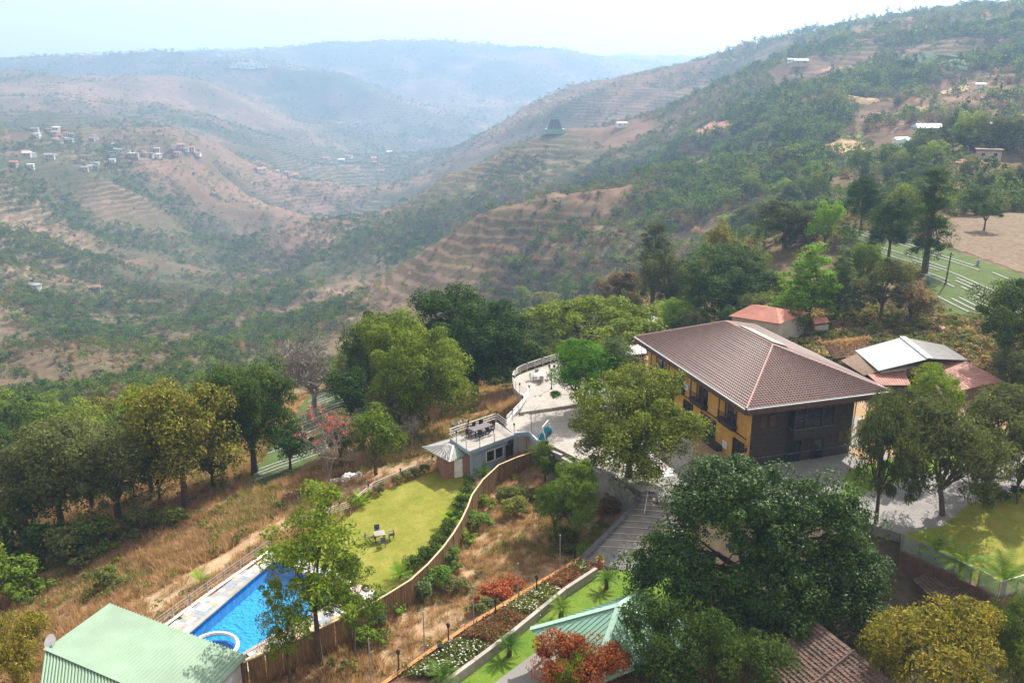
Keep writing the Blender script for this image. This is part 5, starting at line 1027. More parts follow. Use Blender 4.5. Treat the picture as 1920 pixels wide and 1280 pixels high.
tag(obj('compound_wall', MB().bar(P(1608, 800, .7), P(1700, 772, .7), .2, 1.6), M['cream']), 'cream compound wall beside the hotel corner', 'wall')
# old tiled roofs below the giant tree
def oldroof(name, label, e0, e1, t0, t1, seed, zb):
    b = (e0 + e1 + t0 + t1) / 4; t = thing(name, label, 'house', (b.x, b.y, zb)); obj('wall', MB().prism([p + (b - p) * .12 for p in (e0, e1, t1, t0)], zb - .5, lambda q: min(e0.z, e1.z) - .15), M['brownwall'], t)
    obj('roof_slab', MB().slab([e0, e1, t1, t0], .15), M['darktile'], t); o = obj('roof_tiles', tiles(e0, e1, t0, t1, .3, .24, .06, .09, .12, seed), M['darktile'], t); o['kind'] = 'stuff'
    n = max(2, int((e1 - e0).length / 3))
    for k in range(n + 1): obj('roof_ridge', MB().tube([e0.lerp(e1, k / n) + Vector((0, 0, .12)), t0.lerp(t1, k / n) + Vector((0, 0, .12))], .11, 5), M['darktile'], t)
oldroof('old_tiled_house', 'low house with a mossy dark brown clay tile roof beside the giant tree', P(1430, 1255, -.9), P(1560, 1370, -.9), P(1525, 1160, .7), P(1690, 1290, .7), 4, -3)
oldroof('old_tiled_outhouse', 'small outhouse with broken dark clay tiles below the glass fence', P(1712, 1090, -1.1), P(1795, 1165, -1.1), P(1765, 1068, -.5), P(1850, 1130, -.5), 6, -2.6)
# ------------------------------------------------------------------ glass fence on the brown wall
gp = [P(*q, .1) for q in ((1690, 1030), (1722, 1046), (1755, 1062), (1787, 1077), (1819, 1092))]; gp2 = [P(*q, .1) for q in ((1833, 1098), (1871, 1121), (1905, 1111), (1950, 1098))]
for nm, pts, lab in (('glass_fence', gp, 'glass panel fence with a steel top rail above the tiled outhouse'), ('glass_fence', gp2, 'glass panel fence turning the corner of the brown wall')):
    t = thing(nm, lab, 'fence', tuple(pts[0]))
    for a, b in zip(pts, pts[1:]): obj('glass_panel', MB().bar(a.lerp(b, .03) + Vector((0, 0, .68)), a.lerp(b, .97) + Vector((0, 0, .68)), .02, 1.2), M['glass'], t); obj('top_rail', MB().bar(a + Vector((0, 0, 1.36)), b + Vector((0, 0, 1.36)), .06), M['steel'], t)
    for p in pts: obj('post', MB().box(p + Vector((0, 0, .66)), (.09, .09, 1.4)), M['steel'], t)
bw = thing('brown_wall', 'brown mud wall holding up the fenced lawn', 'wall', tuple(gp[0] + Vector((0, 0, -2.5))))
for a, b in zip(gp[:1] + gp[1:] + gp2, gp[1:] + gp2): obj('wall_section', MB().bar(a + Vector((.02, -.1, -1.2)), b + Vector((-.02, -.1, -1.2)), .42, 2.5), M['brownwall'], bw)
# ------------------------------------------------------------------ furniture
def mk_chair(name, label, loc, rz, m, group):
    t = thing(name, label, 'chair', tuple(loc), rz, group); obj('seat', MB().box((0, 0, .44), (.46, .46, .05)).mesh('seat'), m, t, (0, 0, 0)); obj('backrest', MB().box((0, -.22, .72), (.46, .05, .5), 0, (R(-8), 0, 0)).mesh('backrest'), m, t, (0, 0, 0))
    for x in (-.2, .2):
        for y in (-.2, .2): obj('leg', MB().box((x, y, .21), (.045, .045, .42)).mesh('leg'), m, t, (0, 0, 0))
        obj('armrest', MB().box((x * 1.15, 0, .64), (.045, .42, .04)).mesh('armrest'), m, t, (0, 0, 0))
    return t
def mk_table(label, loc, rz, m, dims, legm):
    t = thing('garden_table', label, 'table', tuple(loc), rz)
    if dims[1] is None:
        obj('tabletop', MB().lathe((0, 0, .7), [(dims[0], 0), (dims[0], .05)], 16).mesh('tabletop'), m, t, (0, 0, 0)); obj('pedestal', MB().lathe((0, 0, 0), [(.3, 0), (.25, .04), (.05, .08), (.05, .7)], 8).mesh('pedestal'), legm, t, (0, 0, 0))
    else:
        obj('tabletop', MB().box((0, 0, .73), (dims[0], dims[1], .05)).mesh('tabletop'), m, t, (0, 0, 0))
        for x in (-.42, .42):
            for y in (-.4, .4): obj('leg', MB().box((dims[0] * x, dims[1] * y, .35), (.07, .07, .7)).mesh('leg'), legm, t, (0, 0, 0))
    return t
tl = P(712, 1013, LZ); mk_table('white-topped table standing alone on the mown lawn', tl, .3, M['conc'], (.95, .9), M['black'])
for k, a in enumerate((.3, 1.9, 3.45, 5.1)): mk_chair('garden_chair', 'dark garden chair at the table on the mown lawn', tl + Vector((math.cos(a), math.sin(a), 0)) * 1.05, a + R(90), M['dark_conc'], 'chairs round the lawn table')
tt_ = P(1013, 712, .35); mk_table('round pale table on the upper terrace', tt_, 0, M['twhite'], (.75, None), M['brownwood'])
for a in (.2, 1.9, 3.3, 4.8): mk_chair('terrace_chair', 'grey chair at the round table on the upper terrace', tt_ + Vector((math.cos(a), math.sin(a), 0)) * 1.05, a + R(90), M['steel'], 'chairs round the upper terrace table')
td = P(901, 812, .02); ta = math.atan2((dk[2] - dk[1]).y, (dk[2] - dk[1]).x); mk_table('long dark dining table on the annex deck', td, ta, mat('mauve_tabletop', (.16, .14, .15), (.12, .1, .11), 3), (2.5, 1.1), M['black'])
for k in range(8):
    s_ = 1 if k < 3 else -1; x = (-.8, 0, .8)[k % 3] if k < 6 else (1.6 if k == 6 else -1.6); y = (.85 * s_) if k < 6 else 0; o = Matrix.Rotation(ta, 3, 'Z') @ Vector((x, y, 0)); mk_chair('deck_chair', 'black iron chair at the long table on the annex deck', td + o, math.atan2(o.y, o.x) + R(90), M['black'], 'chairs round the deck table')
def lamp_post(label, base, h, name='lamp_post', heads=1):
    t = thing(name, label, 'lamp', tuple(base)); obj('post', MB().lathe((0, 0, 0), [(.12, -.1), (.12, .15), (.05, .25), (.04, h)], 8).mesh('post'), M['black'], t, (0, 0, 0))
    for k in range(heads):
        x = 0 if heads == 1 else (-.28, .28, 0)[k]; 
        if heads > 1: obj('arm', MB().tube([(0, 0, h - .25), (x * .8, 0, h - .3), (x, 0, h - .05)], .025, 5).mesh('arm'), M['black'], t, (0, 0, 0))
        obj('lantern', MB().lathe((x, 0, h), [(.05, 0), (.08, .05), (.14, .28), (.17, .31), (.03, .44)], 6).mesh('lantern'), M['black'], t, (0, 0, 0))
    return t
lamp_post('tall black two-armed lamp post on the upper terrace', P(1034, 729, .35), 2.6, heads=2)
for px, pyb, pyt, lab in ((841, 1207, 1168, 'black lantern post by the white flower patch'), (929, 1155, 1122, 'black lantern post beside the rust-red shrubs'), (1006, 1112, 1078, 'black lantern post at the upper red flower patch'), (748, 1258, 1218, 'black lantern post by the lowest white flowers'), (1078, 1048, 1018, 'black lantern post at the foot of the driveway'), (1757, 1052, 1012, 'dark lantern post behind the glass fence')):
    b = P(px, pyb, BZ + .2 if px < 1100 else .1); lamp_post(lab, b, max(.9, PY(px, pyt, b.y).z - b.z - .4), 'garden_lantern')
for px, pyb, pyt, lab in ((797, 1230, 1147, 'thin grey pole beside the white flower patch'), (889, 1182, 1099, 'thin grey pole beside the lower red flower patch'), (972, 1132, 1056, 'thin grey pole in front of the rust-red shrubs'), (1050, 1077, 1003, 'thin grey pole by the feathery shrub thicket'), (697, 1290, 1197, 'thin grey pole below the slender poolside tree')):
    b = P(px, pyb, BZ + .1); h = PY(px, pyt, b.y).z - b.z; t = thing('fence_pole', lab, 'pole', tuple(b)); obj('shaft', MB().tube([(0, 0, -.6), (-.04, .02, h)], .045, 6).mesh('shaft'), M['steel'], t, (0, 0, 0)); obj('cap', MB().lathe((-.04, .02, h), [(.06, -.03), (.06, .03), (.02, .05)], 6).mesh('cap'), M['conc'], t, (0, 0, 0))
b = P(997, 815, 0); t = thing('solar_street_light', 'slim street light with tilted panel on the lower terrace', 'lamp', tuple(b)); obj('pole', MB().tube([(0, 0, 0), (-.1, 0, 2.3)], .045, 6).mesh('pole'), M['steel'], t, (0, 0, 0)); obj('arm', MB().tube([(-.1, 0, 2.2), (.5, .3, 3.0)], .03, 5).mesh('arm'), M['steel'], t, (0, 0, 0)); obj('panel', MB().box((.6, .35, 3.1), (.7, .22, .05), .5, (0, R(-35), 0)).mesh('panel'), M['whitemetal'], t, (0, 0, 0)); obj('lamp_head', MB().box((-.55, 0, 2.25), (.5, .12, .06), .1).mesh('lamp_head'), M['whitemetal'], t, (0, 0, 0))
b = P(1022, 828, 0); t = thing('garden_swing', 'garden swing with turquoise ends on the lower terrace', 'swing', tuple(b), R(70))
for x in (-1.1, 1.1):
    for y in (-.6, .6): obj('leg', MB().bar((x, y, 0), (x * .85, 0, 2.0), .06).mesh('leg'), M['whitemetal'], t, (0, 0, 0))
    obj('end_panel', MB().lathe((0, 0, 0), [(.48, -.03), (.5, 0), (.48, .03)], 14).mesh('end_panel'), M['bluefab'], t, (x * .78, 0, .85)).rotation_euler = (0, R(90), 0)
obj('top_bar', MB().bar((-1, 0, 2.0), (1, 0, 2.0), .07).mesh('top_bar'), M['whitemetal'], t, (0, 0, 0)); obj('seat', MB().box((0, 0, .5), (1.5, .5, .06)).mesh('seat'), M['wood'], t, (0, 0, 0)); obj('backrest', MB().box((0, -.25, .8), (1.5, .05, .5)).mesh('backrest'), M['black'], t, (0, 0, 0))
b = P(1208, 962, -.45); t = thing('patio_umbrella', 'grey patio umbrella leaning over the driveway', 'umbrella', tuple(b)); obj('pole', MB().tube([(0, 0, 0), (.5, 1.2, 2.2)], .035, 6).mesh('pole'), M['white'], t, (0, 0, 0))
cv = MB(); cv.lathe((0, 0, 0), [(1.35, -.32), (.7, -.1), (.03, .06)], 8); obj('canopy', cv.mesh('canopy'), M['conc'], t, (.5, 1.2, 2.25)).rotation_euler = (R(-10), R(8), 0)
stp = thing('entrance_steps', 'white steps with black risers behind the round yellow-green tree', 'steps', tuple(P(1245, 905, -.3)))
for k in range(5): c = P(1243, 905, -.2) + Vector((.12 * k, .55 * k, .05 * k)); o = obj('step', MB().box(c, (1.9, .42, .24), .25), M['white'], stp); obj('riser', MB().box(c + Vector((.07, -.24, -.03)), (1.9, .07, .2), .25), M['black'], o)
def pot(label, b, m, leaf, h=.5, r=.28, n=60, L=.35):
    t = thing('plant_pot', label, 'pot', tuple(b)); obj('pot', MB().lathe((0, 0, 0), [(r * .65, 0), (r, h * .9), (r * 1.12, h * .92), (r * 1.12, h), (r * .8, h)], 10).mesh('pot'), m, t, (0, 0, 0)); q = rng(int(b.x * 10) % 99); d = unit(q.normal(0, 1, (n, 3)) + [0, 0, .8]); obj('plant', quads_mesh('plant', leaves(np.array([0, 0, h + .2]) + d * q.uniform(.05, .4, (n, 1)), d, L, .12, q)), LM[leaf], t, (0, 0, 0))
pot('tall terracotta pot with a yellow-leaved plant at the end of the driveway', P(1125, 1066, BZ + .1), M['terracotta'], 'gold', .75, .3, 90); pot('low terracotta bowl beside the tall terracotta pot', P(1108, 1070, BZ + .2), M['terracotta'], 'red', .35, .34, 30, .2); pot('black pot at the edge of the lowest white flower patch', P(826, 1218, BZ + .3), M['black'], 'mid', .4, .22, 30, .2)
b = P(1264, 1178, 1.0) ; t = thing('cooling_unit', 'white outdoor cooling unit in the shade under the giant tree', 'cooling unit', tuple(P(1264, 1180, .4))); obj('casing', MB().box((0, 0, .32), (.95, .4, .64), .25).mesh('casing'), M['whitemetal'], t, (0, 0, 0)); obj('fan_grille', MB().lathe((0, 0, 0), [(.24, -.02), (.24, .02)], 12).mesh('fan_grille'), M['black'], t, (.08, -.21, .32)).rotation_euler = (R(90), 0, R(14)); obj('stand', MB().box((0, .3, -1.5), (1.6, 1.0, 2.98), .25).mesh('stand'), M['darkwood'], t, (0, 0, 0))
b = march(1772, 534); h = PY(1776, 473, b.y).z - b.z; t = thing('utility_pole', 'thin dark utility pole standing in the crop field', 'pole', tuple(b)); obj('shaft', MB().tube([(0, 0, -.5), (.25, 0, h)], [.14, .09], 6).mesh('shaft'), M['bark'], t, (0, 0, 0)); obj('crossarm', MB().box((.24, 0, h - .4), (.9, .08, .1)).mesh('crossarm'), M['bark'], t, (0, 0, 0))
def person(label, b, top, legs, bend, rz):
    t = thing('person', label, 'person', tuple(b), rz); hx = math.sin(bend); hz = math.cos(bend); hip = Vector((0, 0, .88)); ch = hip + Vector((0, hx * .5, hz * .5)); nk = hip + Vector((0, hx * .62, hz * .62))
    V_ = [hip, ch, nk, nk + Vector((0, hx * .12 + .02, hz * .14)), nk + Vector((0, hx * .24 + .03, hz * .26)), hip + Vector((.11, 0, -.05)), Vector((.12, .08, .46)), Vector((.13, 0, .05)), Vector((.13, .14, .03)), hip + Vector((-.11, 0, -.05)), Vector((-.12, -.02, .46)), Vector((-.13, -.1, .05)), Vector((-.13, .05, .03)), ch + Vector((.2, 0, .06)), ch + Vector((.25, .1, -.2)), ch + Vector((.2, .26, -.4)), ch + Vector((-.2, 0, .06)), ch + Vector((-.25, .1, -.2)), ch + Vector((-.18, .28, -.38))]
    E_ = [(0, 1), (1, 2), (2, 3), (3, 4), (0, 5), (5, 6), (6, 7), (7, 8), (0, 9), (9, 10), (10, 11), (11, 12), (1, 13), (13, 14), (14, 15), (1, 16), (16, 17), (17, 18)]; rad = [.15, .17, .07, .1, .09, .1, .07, .05, .04, .1, .07, .05, .04, .07, .05, .035, .07, .05, .035]
    me = bpy.data.meshes.new('body'); me.from_pydata([tuple(v) for v in V_], E_, []); o = bpy.data.objects.new('body', me); C.objects.link(o); o.parent = t
    md = o.modifiers.new('skin', 'SKIN'); 
    if not me.skin_vertices:
        bpy.context.view_layer.objects.active = o
    for i, sv in enumerate(me.skin_vertices[0].data): sv.radius = (rad[i], rad[i]); sv.use_root = (i == 0)
    o.modifiers.new('sub', 'SUBSURF').render_levels = 1; me.materials.append(top)
    obj('trousers', MB().lathe((0, 0, .1), [(.2, 0), (.22, .4), (.19, .82)], 8).mesh('trousers'), legs, t, (0, 0, 0)); hd = nk + Vector((0, hx * .24 + .03, hz * .26)); obj('head_scarf', MB().lathe((0, 0, 0), [(.1, -.1), (.125, 0), (.1, .09), (.03, .14)], 8).mesh('head_scarf'), M['white'], t, tuple(hd))
person('person in white bending over a row of the crop field', march(1833, 498), M['twhite'], M['tgrey'], .9, R(200)); person('person in a blue top standing at the edge of the crop field', march(1740, 536), M['bluefab'], M['dark_conc'], .1, R(100))
# ------------------------------------------------------------------ heaps on the dirt slope
def heap(name, label, px, py, w, h, m, seed, cat, n=260, sz=.22):
    b = march(px, py); r = rng(seed); t = r.uniform(0, 6.28, n); q = np.sqrt(r.uniform(0, 1, n)); mb = MB()
    for k in range(n):
        x, y = q[k] * w * math.cos(t[k]), q[k] * w * .6 * math.sin(t[k]); z = h * (1 - q[k] ** 1.5) * r.uniform(.6, 1); s = sz * r.uniform(.5, 1.4); mb.box((x, y, z), (s, s * r.uniform(.5, 1), s * r.uniform(.4, .9)), r.uniform(0, 3), (r.normal(0, .5), r.normal(0, .5), 0))
    o = obj(name, mb.mesh(name), m, None, tuple(b)); tag(o, label, cat); o['kind'] = 'stuff'
heap('rubble_heap', 'brown heap of broken earth and roots by the coral tree', 590, 932, 3.2, .8, M['soil'], 1, 'heap', 420, .3); heap('stone_heap', 'pale heap of stones and bags beside the coral tree', 640, 905, 1.6, .35, M['conc'], 2, 'heap', 130, .25); heap('stone_heap', 'white rubble heap beyond the annex railing', 878, 795, 1.9, .4, M['conc'], 3, 'heap', 130, .28); heap('white_sacks', 'white sacks lying on the dirt by the lawn railing', 668, 895, 1.3, .3, M['white'], 4, 'heap', 26, .5)
# ------------------------------------------------------------------ flowers
ea = [P(*q, BZ + .3) for q in edge_px]; wa = [P(*q, BZ + .3) for q in wall_px]
def along(L, t): s = t * (len(L) - 1); i = min(int(s), len(L) - 2); return L[i].lerp(L[i + 1], s - i)
for k, (t0, t1, pet, fo, lab) in enumerate(((.12, .40, 'white', 'weed', 'white flower patch at the lower end of the garden bed'), (.42, .60, 'petal', 'brown', 'crimson flower patch in the garden bed between two white ones'), (.61, .76, 'white', 'weed', 'white flower patch in the garden bed beside the pavilion'), (.77, .93, 'petal', 'brown', 'reddish flower patch in the upper garden bed'), (.94, 1.0, 'white', 'weed', 'small white flower patch beside the terracotta bowl'))):
    r = rng(50 + k); n = int(17000 * (t1 - t0)); tt = r.uniform(t0, t1, n); ss = .5 + r.normal(0, .19, n); p = np.array([list(along(ea, a).lerp(along(wa, a), b)) for a, b in zip(tt, ss)]); p[:, 2] += r.uniform(0, 1, n) * (.08 + .5 * fbm(p[:, 0] * 1.6, p[:, 1] * 1.6, 71, 2)); d = r.normal(0, 1, (n, 3)) + [0, 0, .8]
    t = thing('flower_patch', lab, 'flowers', tuple(along(ea, (t0 + t1) / 2).lerp(along(wa, (t0 + t1) / 2), .5))); off = np.array(t.location)
    o = obj('foliage', quads_mesh('foliage', leaves(p - off, d, .2, .09, r)), LM[fo], t, (0, 0, 0)); o['kind'] = 'stuff'; m_ = int(n * (.09 if pet == 'white' else .07)); pp = p[:m_] - off; pp[:, 2] += .06; o = obj('blossoms', quads_mesh('blossoms', leaves(pp, d[:m_] * .2 + [0, 0, 1], .13, .12, r, .3)), LM[pet], t, (0, 0, 0)); o['kind'] = 'stuff'
# ------------------------------------------------------------------ scatter of ground cover and hill woods
def scatter(name, label, cat, pts, rot, scl, idx, protos):
    col = bpy.data.collections.new(name + '_kinds')
    for k, p in enumerate(protos): o = bpy.data.objects.new('%02d_%s' % (k, name), p); col.objects.link(o)
    me = bpy.data.meshes.new(name); me.vertices.add(len(pts)); me.vertices.foreach_set('co', np.asarray(pts, np.float32).ravel())
    for nm, ty, v in (('rot', 'FLOAT_VECTOR', rot), ('scl', 'FLOAT_VECTOR', scl), ('idx', 'INT', idx)):
        a = me.attributes.new(nm, ty, 'POINT'); a.data.foreach_set('vector' if ty == 'FLOAT_VECTOR' else 'value', np.asarray(v, np.int32 if ty == 'INT' else np.float32).ravel())
    ng = bpy.data.node_groups.new(name, 'GeometryNodeTree'); ng.interface.new_socket('Geometry', in_out='INPUT', socket_type='NodeSocketGeometry'); ng.interface.new_socket('Geometry', in_out='OUTPUT', socket_type='NodeSocketGeometry')
    N = ng.nodes.new; gi, go, ip, ci = N('NodeGroupInput'), N('NodeGroupOutput'), N('GeometryNodeInstanceOnPoints'), N('GeometryNodeCollectionInfo'); ci.inputs[0].default_value = col; ci.inputs[1].default_value = True; ci.inputs[2].default_value = True
    def na(n_, t_): q = N('GeometryNodeInputNamedAttribute'); q.data_type = t_; q.inputs[0].default_value = n_; return q.outputs[0]
    e = N('FunctionNodeEulerToRotation'); lk = ng.links.new; lk(na('rot', 'FLOAT_VECTOR'), e.inputs[0]); lk(e.outputs[0], ip.inputs['Rotation']); lk(na('scl', 'FLOAT_VECTOR'), ip.inputs['Scale']); lk(na('idx', 'INT'), ip.inputs['Instance Index']); ip.inputs['Pick Instance'].default_value = True
    lk(gi.outputs[0], ip.inputs['Points']); lk(ci.outputs[0], ip.inputs['Instance']); lk(ip.outputs[0], go.inputs[0])
    o = obj(name, me); o['kind'] = 'stuff'; tag(o, label, cat); o.modifiers.new('scatter', 'NODES').node_group = ng; return o
def lpcrown(seed, leaf, h, r, n_cl, per, L, flat=.8, trunk=True):
    V, cs = crown([((0, 0, h * .58), (r, r, h * .4), 2), ((r * .4, r * .2, h * .75), (r * .6, r * .6, h * .24), 1)], n_cl, r * .42, per, L, L * .55, seed, .7); me = quads_mesh('wood', V); me.materials.append(LM[leaf]); return me
def twigs(seed, leaf, h, r, n):
    q = rng(seed); d = unit(q.normal(0, .6, (n, 3)) + [0, 0, .8]); c = d * np.array([r, r, h]) * q.uniform(.35, 1, (n, 1)) * .9; t = unit(d + q.normal(0, .4, (n, 3))); b = unit(np.cross(t, q.normal(0, 1, (n, 3)))) * .05 * h / 3; l = t * h * .17
    me = quads_mesh('twigs', np.stack([c - l - b, c - l + b, c + l + b * .4, c + l - b * .4], 1)); me.materials.append(LM[leaf]); return me
LM['hill_grey'] = leaf_mat('leafless_scrub', [(0, (.16, .125, .09)), (.5, (.27, .21, .155)), (1, (.38, .30, .22))], .2, .9, .1)
hk = [lpcrown(1, 'mid', 6, 3.0, 12, 26, .62), lpcrown(2, 'deep', 6.5, 3.0, 12, 26, .62), lpcrown(3, 'olive', 4.5, 2.6, 10, 24, .5), lpcrown(4, 'brown', 3.6, 2.2, 9, 22, .46), twigs(5, 'hill_grey', 4, 2.0, 170), lpcrown(6, 'lime', 4.5, 2.4, 10, 24, .5), lpcrown(7, 'deep', 9, 1.7, 12, 26, .5), lpcrown(8, 'grey', 4.0, 2.4, 10, 24, .5), twigs(9, 'straw', 3, 1.8, 150)]
r = rng(77); n = 330000; an = r.uniform(-.66, .66, n); dd_ = np.exp(r.uniform(math.log(118), math.log(5200), n)); X = dd_ * np.sin(an); Y = dd_ * np.cos(an)
Zh = height(X, Y, False); green = sstep(.38, .62, fbm(X / 240, Y / 240, 31, 4)); clump = sstep(.36, .58, fbm(X / 60, Y / 60, 33, 3)); low = np.clip((-60 - Zh) / 110, 0, 1); f_far = sstep(1400, 3000, dd_); rv = (1 - np.abs(2 * fbm(X / 130, Y / 130, 3, 3) - 1)) * (1 - f_far) + (1 - np.abs(2 * fbm(X / 620, Y / 620, 7, 3) - 1)) * f_far; gul = 1 - sstep(.62, .9, rv)
right = sstep(.12, .3, an) * sstep(230, 330, dd_) * (1 - sstep(1500, 2200, dd_)); dry_ = drymask(X, Y); acc = np.clip((.08 + .92 * clump) * (1.35 - .5 * dry_ * (1 - .6 * right)) * (1 - .7 * bare(X, Y)) * (.3 + .65 * gul + .3 * low + .05 * right + .2 * green), 0, 1) * np.minimum(1, (dd_ / 800) ** 1.55 + .012) * (1 + .9 * sstep(280, 360, dd_) * (1 - sstep(560, 760, dd_)))
hole = np.zeros(n, bool)
def grown(pl, f): c = sum(pl, Vector()) / len(pl); c2 = c * 1; return [c2 + (p - c) * f for p in pl]
for pl in [crop1, brown, crop2, tf] + [grown(p, 1.25) for p in HOLES]: hole |= inside(pl, X, Y)
for px, py in ((1722, 282), (1688, 272), (1738, 252), (1832, 252), (1868, 252), (1838, 165), (1905, 232), (1642, 222), (1502, 121), (1165, 237), (1852, 298), (1040, 249)):
    b = march(px, py); rr_ = 9 + b.y * .022; hole |= (X - b.x) ** 2 + ((Y - b.y + rr_ * .8) / 1.6) ** 2 < rr_ ** 2
hole |= (X > -12) & (X < 72) & (Y < 128); hole |= (X > 50) & (X < 110) & (Y < 165) & (Y > 100)
k = (r.uniform(0, 1, n) < acc) & ~hole; X, Y, Z, dd_, green, low, right = X[k], Y[k], Zh[k], dd_[k], green[k], low[k], right[k]; n = len(X)
gul = gul[k]; pg = np.clip(.12 + .3 * green + .25 * low + .2 * right + .3 * gul, 0, .92); isg = r.uniform(0, 1, n) < pg; idx = np.where(isg, r.choice([0, 0, 0, 1, 2, 2, 5, 6, 7], n), r.choice([2, 3, 3, 4, 4, 4, 7, 8, 8, 3], n)); s = r.uniform(.45, 1.15, n) * (1 + .8 * right) * (1 + sstep(1500, 4500, dd_) * 1.6); s[dd_ < 330] *= .85
idx[(idx == 6) & (right < .3)] = 1
scl = np.stack([s * r.uniform(.85, 1.2, n), s * r.uniform(.85, 1.2, n), s * r.uniform(.8, 1.15, n)], -1)
# the largest in view stand as single trees, the rest is one wood
big_ = (idx <= 2) | (idx == 5) | (idx == 6); app = np.where(big_ & (np.abs(np.arctan2(X, Y)) < .52), scl[:, 2] * 6 / dd_, 0); pick = np.argsort(-app)[:270]; rest = np.ones(n, bool); rest[pick] = False
HM = {0: ('scrubtree', 'mid'), 1: ('scrubtree', 'deep'), 2: ('scrubtree', 'olive'), 5: ('scrubtree', 'lime'), 6: ('column', 'deep')}; HN = {0: 'mid-green', 1: 'dark green', 2: 'grey olive', 5: 'yellow-green', 6: 'narrow dark'}
for i in pick:
    pn, lf = HM[int(idx[i])]; cm, tm, ph_, pw = PROTO[pn]; where = 'on the wooded slope beyond the fields' if X[i] > 30 else ('on the scrubby valley slope below the tree row' if X[i] < -20 else 'in the gully behind the terrace trees'); sz = scl[i, 2]; lab = ('stunted ' if sz < .62 else 'small ' if sz < .85 else 'tall ' if sz > 1.15 else 'full-grown ') + HN[int(idx[i])] + ' tree ' + where
    t = thing('hillside_tree', lab, 'tree', (X[i], Y[i], Z[i] - .1), float(r.uniform(0, 6)), 'trees ' + where); q = scl[i] * 6 / ph_; t.scale = (q[0], q[1], q[2])
    obj('trunk', tm, None, t, (0, 0, 0)); o = obj('crown', cm, None, t, (0, 0, 0)); o.material_slots[0].link = 'OBJECT'; o.material_slots[0].material = LM[lf]
scatter('hill_woodland', 'scrub and woodland covering the valley slopes', 'woodland', np.stack([X, Y, Z - .15], -1)[rest], np.stack([r.normal(0, .06, n), r.normal(0, .06, n), r.uniform(0, 6.28, n)], -1)[rest], scl[rest], idx[rest], hk); print('woods', rest.sum())
def tuft(seed, leaf, nb, h, w, lean=.45):
    q = rng(seed); az = q.uniform(0, 6.28, nb); base = np.stack([np.cos(az), np.sin(az), np.zeros(nb)], -1) * q.uniform(0, .35, (nb, 1)); tip = base + np.stack([np.cos(az) * q.uniform(0, lean, nb), np.sin(az) * q.uniform(0, lean, nb), h * q.uniform(.4, 1, nb)], -1) + q.normal(0, .08, (nb, 3)); sd = np.stack([-np.sin(az), np.cos(az), np.zeros(nb)], -1) * w; mid = (base + tip) / 2 + np.array([0, 0, h * .1])
    V = np.stack([base - sd, base + sd, tip + sd * .3, tip - sd * .3], 1); me = quads_mesh('tuft', V); me.materials.append(LM[leaf]); return me
gk = [tuft(1, 'straw', 46, .75, .018), tuft(2, 'rufous', 50, .95, .018), tuft(3, 'straw', 40, .4, .02, .8), tuft(4, 'weed', 46, .6, .03, .6), lpcrown(11, 'weed', .9, .55, 8, 26, .14), lpcrown(12, 'straw', .8, .6, 8, 30, .16)]
n = 90000; X = r.uniform(-75, 20, n); Y = r.uniform(36, 135, n); hole = np.abs(np.arctan2(X, Y)) > .62
for pl, _ in PADS: hole |= inside(pl, X, Y)
hole |= inside(crop2, X, Y) | inside([Vector(p) for p in wp], X, Y) | (X > 9) & (Y > 60) | (X > 2) & (Y > 86) & (Y < 104); dist_ = np.sqrt(X * X + Y * Y)
nz = fbm(X / 7, Y / 7, 41, 3); bar_ = sstep(.42, .55, fbm(X / 11 + 3, Y / 11, 43, 3)); plot = inside([Vector((p.x, p.y, 0)) for p in ft[3:]] + [P(1195, 925, -1), P(1090, 1045, -2), P(880, 1170, -2), P(720, 1280, -2)], X, Y); dirt = inside(wpoly([(560, 985), (620, 900), (800, 850), (840, 860), (700, 915)]), X, Y) | inside(wpoly([(280, 1165), (500, 1010), (560, 985), (540, 955), (430, 1030), (270, 1125)]), X, Y)
k = ~hole & (r.uniform(0, 1, n) < (.5 + .5 * bar_) * np.where(dirt, .08, 1) * np.where(plot, .9, 1) * np.clip(1.5 - dist_ / 110, .25, 1)); X, Y, nz, plot = X[k], Y[k], nz[k], plot[k]; n = len(X); red = fbm(X / 9, Y / 9 + 7, 47, 2) > .44; idx = np.where(r.uniform(0, 1, n) < .03, 4, np.where(nz > .62, r.choice([3, 0, 0], n), np.where(red & ~plot, r.choice([1, 1, 0], n), r.choice([0, 0, 2, 0], n))))
s = r.uniform(.5, 1.2, n) * np.where(plot, .7, 1); Z = height(X, Y); scatter('dry_grass', 'dry straw and rufous grass tufts on the slopes around the lawn', 'grass', np.stack([X, Y, Z - .03], -1), np.stack([r.normal(0, .1, n), r.normal(0, .1, n), r.uniform(0, 6.28, n)], -1), np.stack([s * 1.2, s * 1.2, s], -1), idx, gk); print('grass', n)
n = 5200; X = r.uniform(20, 75, n); Y = r.uniform(98, 150, n); k = ~(inside(crop1, X, Y) | inside(brown, X, Y)) & (fbm(X / 8, Y / 8, 51, 2) > .42) & (np.abs(np.arctan2(X, Y)) < .6); X, Y = X[k], Y[k]; n = len(X); s = r.uniform(.7, 1.8, n); scatter('weed_cover', 'green and straw weeds around the sheds behind the hotel', 'weeds', np.stack([X, Y, height(X, Y) - .03], -1), np.stack([np.zeros(n), np.zeros(n), r.uniform(0, 6.28, n)], -1), np.stack([s * 1.3, s * 1.3, s], -1), r.choice([4, 4, 3, 0, 5, 4], n), gk)
